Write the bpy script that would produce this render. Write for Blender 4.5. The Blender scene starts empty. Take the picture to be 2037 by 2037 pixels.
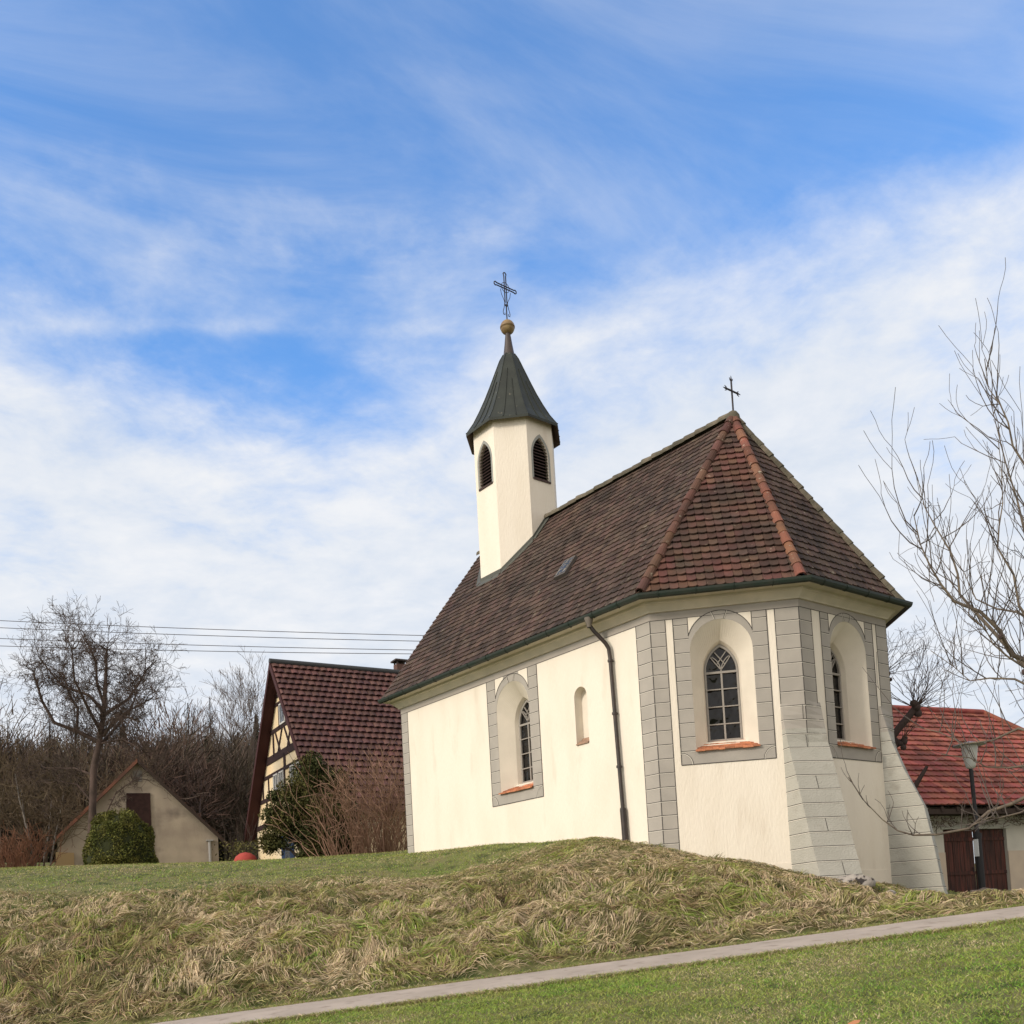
import bpy, math, random
import numpy as np
from mathutils import Vector, Matrix
from mathutils.geometry import tessellate_polygon
R = math.radians
random.seed(7); np.random.seed(7)
SC = bpy.context.scene
COL = SC.collection

# ------------------------------------------------------------------ camera
YAW, PITCH, ROLL = 2.4661, 0.0562, -0.0549
CAM = Vector((13.648, -18.428, -1.452))
cd = bpy.data.cameras.new('camera'); cam = bpy.data.objects.new('camera', cd); COL.objects.link(cam)
F = Vector((math.cos(YAW)*math.cos(PITCH), math.sin(YAW)*math.cos(PITCH), math.sin(PITCH)))
R0 = Vector((math.sin(YAW), -math.cos(YAW), 0)); U0 = R0.cross(F)
RR = math.cos(ROLL)*R0 + math.sin(ROLL)*U0; UU = -math.sin(ROLL)*R0 + math.cos(ROLL)*U0
M = Matrix((RR, UU, -F)).transposed().to_4x4(); M.translation = CAM
cam.matrix_world = M
cd.sensor_width = 36; cd.lens = 36*1957.1/2037; cd.shift_y = (1729.6-1018.5)/2037
cd.clip_end = 3000; cd.clip_start = 0.1
SC.camera = cam
SC.view_settings.view_transform = 'Standard'; SC.view_settings.look = 'None'
SC.view_settings.exposure = 0.47; SC.view_settings.gamma = 1.0
SC.cycles.max_bounces = 6

# ------------------------------------------------------------------ sun and sky
SUN_EL = R(27); SUN_AZ = math.atan2(-0.04, -1.0)
sdir = Vector((math.cos(SUN_EL)*math.sin(SUN_AZ), math.cos(SUN_EL)*math.cos(SUN_AZ), math.sin(SUN_EL)))
sl = bpy.data.lights.new('sun', 'SUN'); sl.energy = 1.7; sl.angle = R(12); sl.color = (1.0, 0.88, 0.72)
so = bpy.data.objects.new('sun', sl); COL.objects.link(so)
so.rotation_euler = sdir.to_track_quat('Z', 'Y').to_euler()

world = bpy.data.worlds.new('World'); SC.world = world; world.use_nodes = True
def build_world():
    nt = world.node_tree; N = nt.nodes; L = nt.links; N.clear()
    out = N.new('ShaderNodeOutputWorld'); bg = N.new('ShaderNodeBackground'); bg.inputs[1].default_value = 0.15
    sky = N.new('ShaderNodeTexSky'); sky.sky_type = 'NISHITA'; sky.sun_disc = False
    sky.sun_elevation = SUN_EL; sky.sun_rotation = SUN_AZ; sky.air_density = 1.0; sky.dust_density = 0.6; sky.ozone_density = 2.0
    tc = N.new('ShaderNodeTexCoord')
    def math_(op, a, b=None, c=None):
        n = N.new('ShaderNodeMath'); n.operation = op
        for i, x in enumerate((a, b, c)):
            if x is None: continue
            if isinstance(x, (int, float)): n.inputs[i].default_value = x
            else: L.new(x, n.inputs[i])
        return n.outputs[0]
    def dot(v):
        n = N.new('ShaderNodeVectorMath'); n.operation = 'DOT_PRODUCT'; L.new(tc.outputs['Generated'], n.inputs[0]); n.inputs[1].default_value = v
        return n.outputs['Value']
    fh = Vector((math.cos(YAW), math.sin(YAW), 0))
    f_, r_, z_ = dot(fh), dot(R0), dot((0, 0, 1))
    zz = math_('MAXIMUM', z_, 0.03)
    # cloud deck: direction projected on to a high horizontal layer
    px = math_('DIVIDE', r_, math_('ADD', zz, 0.08)); py = math_('DIVIDE', f_, math_('ADD', zz, 0.08))
    def comb(a, b, c=0.0):
        n = N.new('ShaderNodeCombineXYZ')
        for i, x in enumerate((a, b, c)):
            if isinstance(x, (int, float)): n.inputs[i].default_value = x
            else: L.new(x, n.inputs[i])
        return n.outputs[0]
    def noise(v, sc, det, rough=0.55, dist=0.0):
        n = N.new('ShaderNodeTexNoise'); n.inputs['Scale'].default_value = sc; n.inputs['Detail'].default_value = det
        n.inputs['Roughness'].default_value = rough; n.inputs['Distortion'].default_value = dist; L.new(v, n.inputs['Vector']); return n.outputs['Fac']
    # streaks run obliquely: rotate and squash
    ca, sa = math.cos(R(-38)), math.sin(R(-38))
    ux = math_('ADD', math_('MULTIPLY', px, ca), math_('MULTIPLY', py, sa))
    uy = math_('SUBTRACT', math_('MULTIPLY', py, ca), math_('MULTIPLY', px, sa))
    v1 = comb(math_('MULTIPLY', ux, 1.0), math_('MULTIPLY', uy, 0.38), 3.1)
    n1 = noise(v1, 1.15, 7, 0.52, 0.5)
    n2 = noise(comb(px, py, 7.7), 3.6, 8, 0.62, 0.3)
    n3 = noise(comb(px, math_('MULTIPLY', py, 1.0), 1.7), 9.0, 5, 0.6, 0.2)
    # clear and thick patches of this afternoon's sky as soft lobes by direction (azimuth ratio, elevation ratio)
    ar = math_('DIVIDE', r_, math_('MAXIMUM', f_, 0.05)); er = math_('DIVIDE', z_, math_('MAXIMUM', f_, 0.05))
    def lobe(a, e, wa, we, amp, rot=0.0):
        da = math_('SUBTRACT', ar, a); de = math_('SUBTRACT', er, e)
        c, s = math.cos(rot), math.sin(rot)
        p = math_('DIVIDE', math_('ADD', math_('MULTIPLY', da, c), math_('MULTIPLY', de, s)), wa)
        q = math_('DIVIDE', math_('SUBTRACT', math_('MULTIPLY', de, c), math_('MULTIPLY', da, s)), we)
        rr = math_('ADD', math_('MULTIPLY', p, p), math_('MULTIPLY', q, q))
        return math_('MULTIPLY', math_('EXPONENT', math_('MULTIPLY', rr, -1.0)), amp)
    cov = math_('MULTIPLY', math_('SUBTRACT', 0.67, er), 2.5)     # thicker towards the horizon
    lobes = [(-0.22, 0.585, 0.22, 0.06, -0.50, -0.15), (-0.02, 0.90, 0.18, 0.12, -0.20, 0.5), (0.23, 0.80, 0.26, 0.06, -0.25, 0.65),
             (-0.36, 0.69, 0.30, 0.04, -0.14, -0.1), (-0.42, 0.84, 0.24, 0.12, 0.12, -0.5), (0.05, 0.775, 0.20, 0.05, 0.16, 0.15),
             (0.36, 0.55, 0.42, 0.10, 0.34, 0.55), (-0.48, 0.555, 0.16, 0.06, 0.26, -0.5), (-0.30, 0.645, 0.30, 0.010, 0.16, -0.07), (0.46, 0.90, 0.22, 0.08, 0.22, 0.6), (0.12, 0.64, 0.2, 0.05, 0.22, 0.7), (0.5, 0.72, 0.25, 0.08, 0.3, 0.5)]
    for l in lobes: cov = math_('ADD', cov, lobe(*l))
    tex = math_('ADD', math_('MULTIPLY', math_('SUBTRACT', n1, 0.5), 1.25), math_('MULTIPLY', math_('SUBTRACT', n2, 0.5), 0.75))
    tex = math_('ADD', tex, math_('MULTIPLY', math_('SUBTRACT', n3, 0.5), 0.55))
    m = math_('ADD', cov, tex)
    mr = N.new('ShaderNodeMapRange'); mr.interpolation_type = 'SMOOTHSTEP'; L.new(m, mr.inputs[0])
    mr.inputs[1].default_value = -0.26; mr.inputs[2].default_value = 0.60; mr.inputs[3].default_value = 0.05; mr.inputs[4].default_value = 0.97
    # thin cirrus fibres over everything
    cb_, sb_ = math.cos(R(32)), math.sin(R(32))
    wx = math_('ADD', math_('MULTIPLY', px, cb_), math_('MULTIPLY', py, sb_)); wy = math_('SUBTRACT', math_('MULTIPLY', py, cb_), math_('MULTIPLY', px, sb_))
    n4 = noise(comb(math_('MULTIPLY', wx, 0.75), math_('MULTIPLY', wy, 1.9), 5.5), 1.5, 8, 0.60, 0.9)
    fb_ = N.new('ShaderNodeMapRange'); fb_.interpolation_type = 'SMOOTHSTEP'; L.new(n4, fb_.inputs[0]); fb_.inputs[1].default_value = 0.36; fb_.inputs[2].default_value = 0.72; fb_.inputs[3].default_value = 0.0; fb_.inputs[4].default_value = 0.34
    cirrus = fb_.outputs[0]
    # a little grey structure inside the clouds
    cr = N.new('ShaderNodeMix'); cr.data_type = 'RGBA'; cr.inputs[6].default_value = (3.45, 3.75, 4.2, 1); cr.inputs[7].default_value = (4.35, 4.4, 4.5, 1)
    sh = N.new('ShaderNodeMapRange'); L.new(math_('ADD', n2, math_('MULTIPLY', n3, 0.5)), sh.inputs[0]); sh.inputs[1].default_value = 0.55; sh.inputs[2].default_value = 0.95
    L.new(sh.outputs[0], cr.inputs[0])
    tint = N.new('ShaderNodeMix'); tint.data_type = 'RGBA'; tint.blend_type = 'MULTIPLY'; tint.inputs[0].default_value = 1.0
    L.new(sky.outputs[0], tint.inputs[6]); tint.inputs[7].default_value = SKYTINT
    mx = N.new('ShaderNodeMix'); mx.data_type = 'RGBA'; L.new(math_('SUBTRACT', 1.0, math_('MULTIPLY', math_('SUBTRACT', 1.0, mr.outputs[0]), math_('SUBTRACT', 1.0, cirrus))), mx.inputs[0]); L.new(tint.outputs[2], mx.inputs[6]); L.new(cr.outputs[2], mx.inputs[7])
    # veiled sun: brighter cloud round it and behind the camera, added unseen to fill shade
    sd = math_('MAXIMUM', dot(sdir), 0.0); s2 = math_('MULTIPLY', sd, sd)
    fill_veil = N.new('ShaderNodeMix'); fill_veil.data_type = 'RGBA'; L.new(math_('MINIMUM', math_('MAXIMUM', math_('MULTIPLY', math_('SUBTRACT', sd, 0.28), 2.4), math_('MAXIMUM', math_('MULTIPLY', math_('SUBTRACT', 0.46, f_), 2.2), 0.0)), 0.92), fill_veil.inputs[0]); L.new(mx.outputs[2], fill_veil.inputs[6]); fill_veil.inputs[7].default_value = FILL_VEIL
    vm = N.new('ShaderNodeVectorMath'); vm.operation = 'SCALE'; L.new(fill_veil.outputs[2], vm.inputs[0]); L.new(math_('ADD', 1.0, math_('MULTIPLY', s2, 0.8)), vm.inputs['Scale'])
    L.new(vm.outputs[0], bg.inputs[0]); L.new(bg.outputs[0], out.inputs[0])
SKYTINT = (0.60, 1.08, 1.48, 1); FILL_VEIL = (4.0, 3.55, 3.0, 1)
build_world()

# ------------------------------------------------------------------ materials
MATS = {}
def mat(name, col, rough=0.85, col2=None, scale=4.0, bump=0.0, bscale=40.0, island=0.0, spec=0.3, metal=0.0, detail=5, lo=0.35, hi=0.65, col3=None, scale3=1.0, lo3=0.55, hi3=0.7, hue=0.0, stretch=None, transl=0.0):
    if name in MATS: return MATS[name]
    m = bpy.data.materials.new(name); m.use_nodes = True; nt = m.node_tree; N = nt.nodes; L = nt.links
    b = N['Principled BSDF']; b.inputs['Roughness'].default_value = rough; b.inputs['Specular IOR Level'].default_value = spec; b.inputs['Metallic'].default_value = metal
    geo = N.new('ShaderNodeNewGeometry'); tc = N.new('ShaderNodeTexCoord'); vec = tc.outputs['Object']
    if stretch:
        mp = N.new('ShaderNodeMapping'); mp.inputs['Scale'].default_value = stretch; L.new(vec, mp.inputs[0]); vec = mp.outputs[0]
    def noise(sc, det=detail):
        n = N.new('ShaderNodeTexNoise'); n.inputs['Scale'].default_value = sc; n.inputs['Detail'].default_value = det; L.new(vec, n.inputs['Vector']); return n.outputs['Fac']
    def ramp(x, a, c):
        n = N.new('ShaderNodeMapRange'); n.inputs[1].default_value = a; n.inputs[2].default_value = c; L.new(x, n.inputs[0]); return n.outputs[0]
    rgb = N.new('ShaderNodeRGB'); rgb.outputs[0].default_value = (*col, 1); cur = rgb.outputs[0]
    def mix(fac, a, c):
        n = N.new('ShaderNodeMix'); n.data_type = 'RGBA'; L.new(fac, n.inputs[0]); L.new(a, n.inputs[6])
        if isinstance(c, tuple): n.inputs[7].default_value = (*c, 1)
        else: L.new(c, n.inputs[7])
        return n.outputs[2]
    if col2: cur = mix(ramp(noise(scale), lo, hi), cur, col2)
    if col3: cur = mix(ramp(noise(scale3), lo3, hi3), cur, col3)
    if island or hue:
        h = N.new('ShaderNodeHueSaturation'); L.new(cur, h.inputs['Color'])
        def lin(x, a, c):
            n = N.new('ShaderNodeMapRange'); n.inputs[3].default_value = a; n.inputs[4].default_value = c; L.new(x, n.inputs[0]); return n.outputs[0]
        L.new(lin(geo.outputs['Random Per Island'], 1-island, 1+island), h.inputs['Value'])
        w = N.new('ShaderNodeTexWhiteNoise'); w.noise_dimensions = '1D'; L.new(geo.outputs['Random Per Island'], w.inputs['W'])
        L.new(lin(w.outputs['Value'], 0.5-hue, 0.5+hue), h.inputs['Hue'])
        cur = h.outputs[0]
    L.new(cur, b.inputs['Base Color'])
    if bump:
        bn = N.new('ShaderNodeBump'); bn.inputs['Strength'].default_value = bump; bn.inputs['Distance'].default_value = 0.02
        L.new(noise(bscale, 6), bn.inputs['Height']); L.new(bn.outputs[0], b.inputs['Normal'])
    if transl:
        t = N.new('ShaderNodeBsdfTranslucent'); L.new(cur, t.inputs[0]); mx = N.new('ShaderNodeMixShader'); mx.inputs[0].default_value = transl
        L.new(b.outputs[0], mx.inputs[1]); L.new(t.outputs[0], mx.inputs[2]); L.new(mx.outputs[0], N['Material Output'].inputs[0])
    MATS[name] = m; return m

CREAM = mat('cream_render', (0.82, 0.765, 0.68), 0.9, (0.77, 0.71, 0.62), 1.1, 0.5, 16, lo=0.42, hi=0.7, col3=(0.66, 0.59, 0.50), scale3=1.6, lo3=0.60, hi3=0.85, stretch=(1.6, 1.6, .45))
WHITE = mat('white_render', (0.77, 0.715, 0.63), 0.9, (0.70, 0.65, 0.57), 2.0, 0.2, 60)
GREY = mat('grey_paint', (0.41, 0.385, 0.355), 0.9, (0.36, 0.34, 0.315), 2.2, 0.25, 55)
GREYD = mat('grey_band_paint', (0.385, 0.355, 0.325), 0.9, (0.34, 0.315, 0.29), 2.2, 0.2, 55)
LINE = mat('dark_line_paint', (0.055, 0.052, 0.052), 0.9, (0.11, 0.105, 0.10), 6.0)
HILITE = mat('white_line_paint', (0.72, 0.69, 0.63), 0.9)
STONE = mat('weathered_stone', (0.45, 0.445, 0.41), 0.92, (0.40, 0.395, 0.36), 1.8, 0.6, 30, col3=(0.27, 0.25, 0.215), scale3=2.2, lo3=0.62, hi3=0.85)
TILE = mat('old_clay_tile', (0.086, 0.054, 0.043), 0.85, (0.054, 0.039, 0.033), 0.9, 0.4, 70, island=0.42, hue=0.018, col3=(0.15, 0.13, 0.10), scale3=7.0, lo3=0.64, hi3=0.72)
TILER = mat('red_brown_clay_tile', (0.125, 0.060, 0.046), 0.85, (0.062, 0.042, 0.036), 1.3, 0.4, 70, island=0.30, hue=0.02, col3=(0.22, 0.17, 0.13), scale3=8.0, lo3=0.66, hi3=0.75)
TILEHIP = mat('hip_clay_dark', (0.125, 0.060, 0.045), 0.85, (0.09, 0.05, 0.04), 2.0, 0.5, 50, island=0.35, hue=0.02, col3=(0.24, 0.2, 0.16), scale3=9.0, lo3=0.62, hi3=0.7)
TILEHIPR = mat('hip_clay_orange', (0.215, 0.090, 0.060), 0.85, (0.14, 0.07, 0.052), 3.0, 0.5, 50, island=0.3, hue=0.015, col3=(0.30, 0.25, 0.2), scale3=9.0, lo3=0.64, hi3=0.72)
MORTAR = mat('lichen_ridge', (0.15, 0.13, 0.10), 0.95, (0.085, 0.08, 0.06), 5.0, 0.8, 25, island=0.25)
GUTTER = mat('patina_gutter', (0.014, 0.028, 0.022), 0.5, (0.028, 0.034, 0.028), 3.0, spec=0.4)
PIPE = mat('brown_pipe', (0.022, 0.018, 0.019), 0.5, (0.045, 0.03, 0.028), 5.0, spec=0.5)
COPPER = mat('dark_green_sheet', (0.024, 0.032, 0.027), 0.65, (0.014, 0.020, 0.018), 2.0, 0.15, 12, island=0.12, spec=0.5, col3=(0.16, 0.15, 0.12), scale3=6, lo3=0.66, hi3=0.74)
BROWNM = mat('brown_sheet', (0.055, 0.042, 0.040), 0.5, spec=0.5)
OCHRE = mat('ochre_ball', (0.32, 0.235, 0.11), 0.5, (0.20, 0.13, 0.07), 4.0, spec=0.5)
IRON = mat('dark_iron', (0.03, 0.025, 0.03), 0.6, spec=0.4)
SLAT = mat('louvre_wood', (0.075, 0.045, 0.04), 0.8, (0.045, 0.03, 0.03), 8.0)
BLACKI = mat('dark_inside', (0.01, 0.009, 0.009), 0.9)
FRAMEG = mat('window_bar_grey', (0.31, 0.29, 0.27), 0.6)
SILL = mat('sill_clay', (0.52, 0.20, 0.10), 0.85, (0.36, 0.15, 0.09), 9.0, 0.4, 40, island=0.3)
def glassmat(name, base, dark, scale):
    m = bpy.data.materials.new(name); m.use_nodes = True; N = m.node_tree.nodes; L = m.node_tree.links; b = N['Principled BSDF']
    b.inputs['Base Color'].default_value = (*base, 1); b.inputs['Roughness'].default_value = 0.04; b.inputs['Specular IOR Level'].default_value = 0.35
    b.inputs['Coat Weight'].default_value = dark; b.inputs['Coat Roughness'].default_value = 0.03
    tc = N.new('ShaderNodeTexCoord'); n = N.new('ShaderNodeTexNoise'); n.inputs['Scale'].default_value = scale; n.inputs['Detail'].default_value = 3; L.new(tc.outputs['Object'], n.inputs['Vector'])
    bu = N.new('ShaderNodeBump'); bu.inputs['Strength'].default_value = 1.0; bu.inputs['Distance'].default_value = 0.12; L.new(n.outputs['Fac'], bu.inputs['Height']); L.new(bu.outputs[0], b.inputs['Normal']); L.new(bu.outputs[0], b.inputs['Coat Normal'])
    return m
GLASS = glassmat('old_window_glass', (0.004, 0.004, 0.005), 0.12, 1.7)
GLASSV = glassmat('tinted_window_glass', (0.10, 0.08, 0.10), 0.5, 5)

# ------------------------------------------------------------------ mesh helpers
class MB:
    def __init__(s): s.v = []; s.f = []; s.m = []; s.sm = []
    def add(s, vs, fs, mi=0, smooth=False):
        o = len(s.v); s.v += [tuple(v) for v in vs]
        for f in fs: s.f.append(tuple(i+o for i in f)); s.m.append(mi); s.sm.append(smooth)
    def box(s, c, d, mi=0, ax=None):
        c = Vector(c); X, Y, Z = ax if ax else (Vector((1,0,0)), Vector((0,1,0)), Vector((0,0,1)))
        vs = [c + X*(sx*d[0]/2) + Y*(sy*d[1]/2) + Z*(sz*d[2]/2) for sx in (-1,1) for sy in (-1,1) for sz in (-1,1)]
        s.add(vs, [(0,1,3,2),(4,6,7,5),(0,4,5,1),(2,3,7,6),(0,2,6,4),(1,5,7,3)], mi)
    def hexa(s, lo, hi, mi=0):
        n = len(lo); s.add(list(lo)+list(hi), [tuple(range(n))[::-1], tuple(range(n, 2*n))] + [(i, (i+1)%n, n+(i+1)%n, n+i) for i in range(n)], mi)
    def tube(s, pts, rad, n=8, mi=0, caps=True, smooth=True):
        pts = [Vector(p) for p in pts]; k = len(pts)
        if isinstance(rad, (int, float)): rad = [rad]*k
        rings = []; prev = None
        for i, p in enumerate(pts):
            d = (pts[min(i+1, k-1)] - pts[max(i-1, 0)])
            d = d.normalized() if d.length > 1e-9 else Vector((0,0,1))
            if prev is None:
                a = d.orthogonal().normalized()
            else:
                a = prev - d*prev.dot(d)
                a = a.normalized() if a.length > 1e-6 else d.orthogonal().normalized()
            prev = a; b = d.cross(a)
            rings.append([p + (a*math.cos(2*math.pi*j/n) + b*math.sin(2*math.pi*j/n))*rad[i] for j in range(n)])
        vs = [v for r in rings for v in r]; fs = []
        for i in range(k-1):
            for j in range(n):
                fs.append((i*n+j, i*n+(j+1)%n, (i+1)*n+(j+1)%n, (i+1)*n+j))
        s.add(vs, fs, mi, smooth)
        if caps: s.add(rings[0], [tuple(range(n))[::-1]], mi); s.add(rings[-1], [tuple(range(n))], mi)
    def poly(s, loops, fn, mi=0):
        """loops of 2D points (outer first, then holes) mapped to 3D by fn"""
        t = tessellate_polygon([[Vector((p[0], p[1], 0)) for p in l] for l in loops])
        flat = [p for l in loops for p in l]
        vs = [fn(*p) for p in flat]
        s.add(vs, [tuple(x) for x in t], mi)
    def lathe(s, c, prof, n=24, mi=0, smooth=True):
        c = Vector(c); vs = [c + Vector((r*math.cos(2*math.pi*j/n), r*math.sin(2*math.pi*j/n), z)) for r, z in prof for j in range(n)]
        s.add(vs, [(i*n+j, i*n+(j+1)%n, (i+1)*n+(j+1)%n, (i+1)*n+j) for i in range(len(prof)-1) for j in range(n)], mi, smooth)
    def build(s, name, mats, parent=None, loc=None):
        me = bpy.data.meshes.new(name); me.from_pydata(s.v, [], s.f)
        for m in (mats if isinstance(mats, (list, tuple)) else [mats]): me.materials.append(m)
        me.polygons.foreach_set('material_index', s.m); me.polygons.foreach_set('use_smooth', s.sm); me.update()
        o = bpy.data.objects.new(name, me); COL.objects.link(o)
        if parent: o.parent = parent
        if loc is not None: o.location = loc
        return o
def recalc(o):
    import bmesh
    b = bmesh.new(); b.from_mesh(o.data); bmesh.ops.recalc_face_normals(b, faces=b.faces); b.to_mesh(o.data); b.free()
def tag(o, label=None, cat=None, group=None, kind=None):
    if label: o['label'] = label
    if cat: o['category'] = cat
    if group: o['group'] = group
    if kind: o['kind'] = kind
    return o
def empty(name, loc=(0,0,0), rz=0, **k):
    o = bpy.data.objects.new(name, None); COL.objects.link(o); o.location = loc; o.rotation_euler = (0,0,rz); o.empty_display_size = 0.3
    tag(o, **k); return o
def S(s, t, z=0.0):    # a point s metres right and t metres ahead of the photographer
    return Vector((CAM.x + R0.x*s + math.cos(YAW)*t, CAM.y + R0.y*s + math.sin(YAW)*t, z))
FHD = Vector((math.cos(YAW), math.sin(YAW), 0))

# ------------------------------------------------------------------ terrain
CP = [(-14.00,13.00,-3.22),(-14.00,12.20,-3.25),(-14.00,11.40,-3.29),(-9.00,13.00,-2.82),(-9.00,12.20,-2.86),(-9.00,11.40,-2.90),(-5.00,13.00,-2.50),(-5.00,12.20,-2.54),(-5.00,11.40,-2.58),(-2.00,13.00,-2.27),(-2.00,12.20,-2.31),(-2.00,11.40,-2.34),(1.00,13.00,-2.03),(1.00,12.20,-2.07),(1.00,11.40,-2.11),(4.00,13.00,-1.79),(4.00,12.20,-1.83),(4.00,11.40,-1.87),(7.00,13.00,-1.56),(7.00,12.20,-1.59),(7.00,11.40,-1.63),(11.00,13.00,-1.24),(11.00,12.20,-1.28),(11.00,11.40,-1.32),(16.00,13.00,-0.85),(16.00,12.20,-0.88),(16.00,11.40,-0.92),(-8.00,8.00,-2.89),(-8.00,4.00,-3.07),(-8.00,0.00,-3.05),(-4.00,8.00,-2.65),(-4.00,4.00,-2.91),(-4.00,0.00,-3.05),(0.00,8.00,-2.41),(0.00,4.00,-2.75),(0.00,0.00,-3.05),(4.00,8.00,-2.17),(4.00,4.00,-2.59),(4.00,0.00,-3.05),(8.00,8.00,-1.93),(8.00,4.00,-2.43),(8.00,0.00,-3.05),(-2.90,27.46,0.69),(-0.34,24.26,0.57),(1.54,21.92,0.38),(2.41,20.83,0.20),(2.91,20.21,0.05),(3.10,19.97,-0.05),(3.43,19.91,-0.16),(4.35,19.72,-0.40),(5.61,19.47,-0.68),(5.76,18.77,-0.92),(6.75,18.80,-1.00),(7.38,20.42,-0.97),(8.25,21.09,-1.06),(8.30,20.55,-1.22),(8.89,20.45,-1.50),(9.63,20.97,-1.50),(2.57,31.85,1.20),(6.78,26.77,0.40),(9.28,23.64,-0.90),(2.72,26.08,0.60),(-18.91,28.00,1.09),(-14.60,28.00,0.94),(-11.72,28.00,0.88),(-7.42,28.00,0.77),(-4.54,28.00,0.77),(-14.19,21.00,-0.03),(-10.96,21.00,-0.19),(-7.74,21.00,-0.32),(-5.58,21.00,-0.29),(-3.96,21.00,-0.22),(-11.16,16.50,-1.35),(-8.63,16.50,-1.32),(-5.26,16.50,-1.25),(-2.73,16.50,-1.31),(-1.90,22.00,-0.23),(-0.19,20.50,-0.29),(1.25,18.60,-0.48),(2.43,17.00,-0.89),(-1.38,15.50,-1.46),(1.02,15.70,-1.27),(3.90,16.00,-1.26),(5.21,16.30,-1.41),(6.94,17.50,-1.39),(-24.31,36.00,1.76),(-18.77,36.00,1.45),(-13.24,36.00,1.15),(-7.71,36.00,0.84),(-31.06,46.00,2.72),(-23.98,46.00,2.33),(-16.91,46.00,1.94),(-9.85,46.00,1.55),(13.30,29.50,-1.30),(15.30,30.30,-1.78),(11.40,24.00,-1.60),(13.50,24.00,-1.75),(11.00,16.00,-1.72),(12.00,19.00,-1.75),(16.00,20.00,-1.75),(9.00,16.00,-1.62),(7.00,24.50,-1.20),(14.00,35.00,-1.30),(22.00,30.00,-1.70),(22.00,18.00,-1.50),(9.00,30.00,-0.90)]
CP = np.array(CP); _n = len(CP)
def _k(A, B):
    r = ((A[:, None]-B[None])**2).sum(-1); return .5*r*np.log(r+1e-9)
_A = np.zeros((_n+3, _n+3)); _A[:_n, :_n] = _k(CP[:, :2], CP[:, :2]) + np.eye(_n)*.25; _A[:_n, _n] = 1; _A[:_n, _n+1:] = CP[:, :2]; _A[_n:, :_n] = _A[:_n, _n:].T
_w = np.linalg.solve(_A, np.r_[CP[:, 2], 0, 0, 0])
def sstep(x, a, b):
    x = np.clip((x-a)/(b-a), 0, 1); return x*x*(3-2*x)
_perm = np.random.RandomState(3).rand(256, 256)
def vnoise(x, y):
    xi = np.floor(x).astype(int); yi = np.floor(y).astype(int); fx = x-xi; fy = y-yi
    fx = fx*fx*(3-2*fx); fy = fy*fy*(3-2*fy); g = lambda a, b: _perm[a % 256, b % 256]
    return (g(xi, yi)*(1-fx)+g(xi+1, yi)*fx)*(1-fy) + (g(xi, yi+1)*(1-fx)+g(xi+1, yi+1)*fx)*fy
def fbm(x, y, o=4):
    r = 0; a = .5
    for i in range(o): r = r + a*vnoise(x*2**i+17*i, y*2**i+5*i); a *= .5
    return r/(1-.5**o)
def tps(Q):
    out = np.empty(len(Q))
    for i in range(0, len(Q), 20000):
        q = Q[i:i+20000]; out[i:i+20000] = _k(q, CP[:, :2])@_w[:_n] + _w[_n] + q@_w[_n+1:]
    return out
def far_h(s, t):
    z = 1.6 - 0.055*s + 0.0*t
    z = np.clip(z, -1.5, 3.4)
    hill = sstep(t, 62, 150)*17*sstep(-s, -38, 25) + sstep(t, 140, 420)*34*sstep(-s, -160, 40)
    return z + hill
PATHZ = lambda s, t: CAM.z - .658 + .079*s + .0475*(t-13)
BUMPS = True
def bankmask(s, t):
    m = sstep(t, 13.1, 13.9)*(1-sstep(t, 18.6 + 2.0*np.clip(-s, 0, 1)*0, 20.5))
    m = np.where(s < -1, sstep(t, 13.1, 13.9)*(1-sstep(t + 0.35*vnoise(s*.8, t*.8), 20.2, 21.6)), m)
    # widen near the wall in the middle
    m2 = sstep(t, 13.1, 13.9)*(1-sstep(t, 20.6, 22.2)); m = np.where(s > -1, np.maximum(m, m2), m)
    return m*(1-sstep(s, 8.6, 10.2)*0.7)
def ground(s, t, bumps=True):
    s = np.asarray(s, float); t = np.asarray(t, float); sh = s.shape; s = s.ravel(); t = t.ravel()
    sc = np.clip(s, -30, 26); tt = np.clip(t, -4, 50)
    z = tps(np.stack([sc, tt], 1))
    near = (1-sstep(t, 38, 50))*(1-sstep(np.abs(s+3), 22, 34))*sstep(t, -8, -3)
    zf = np.where(t < 10, -3.0, far_h(s, t))
    z = z*near + zf*(1-near)
    if bumps:
        bm = bankmask(s, t)
        b = (fbm(s*1.1+3, t*1.25+1, 3)-.5)*.50 + (np.abs(fbm(s*2.3+7, t*2.9, 3)-.5)*2-.25)*.26 + (fbm(s*5.4, t*6.2, 2)-.5)*.14
        z = z + b*bm*(1-.72*sstep(t, 16.8, 19.6)*(s > -3))
        z = z + (fbm(s*2.2+9, t*2.2, 3)-.5)*.05*(1-bm)*(np.abs(s) < 40)
    k = sstep(t, 10.9, 11.35)*(1-sstep(t, 13.05, 13.5))*(np.abs(s) < 60)
    z = z*(1-k) + (PATHZ(np.clip(s, -20, 20), t)-.012)*k
    return z.reshape(sh)
def gz(s, t, b=False): return float(ground(np.array([s]), np.array([t]), b)[0])

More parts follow.
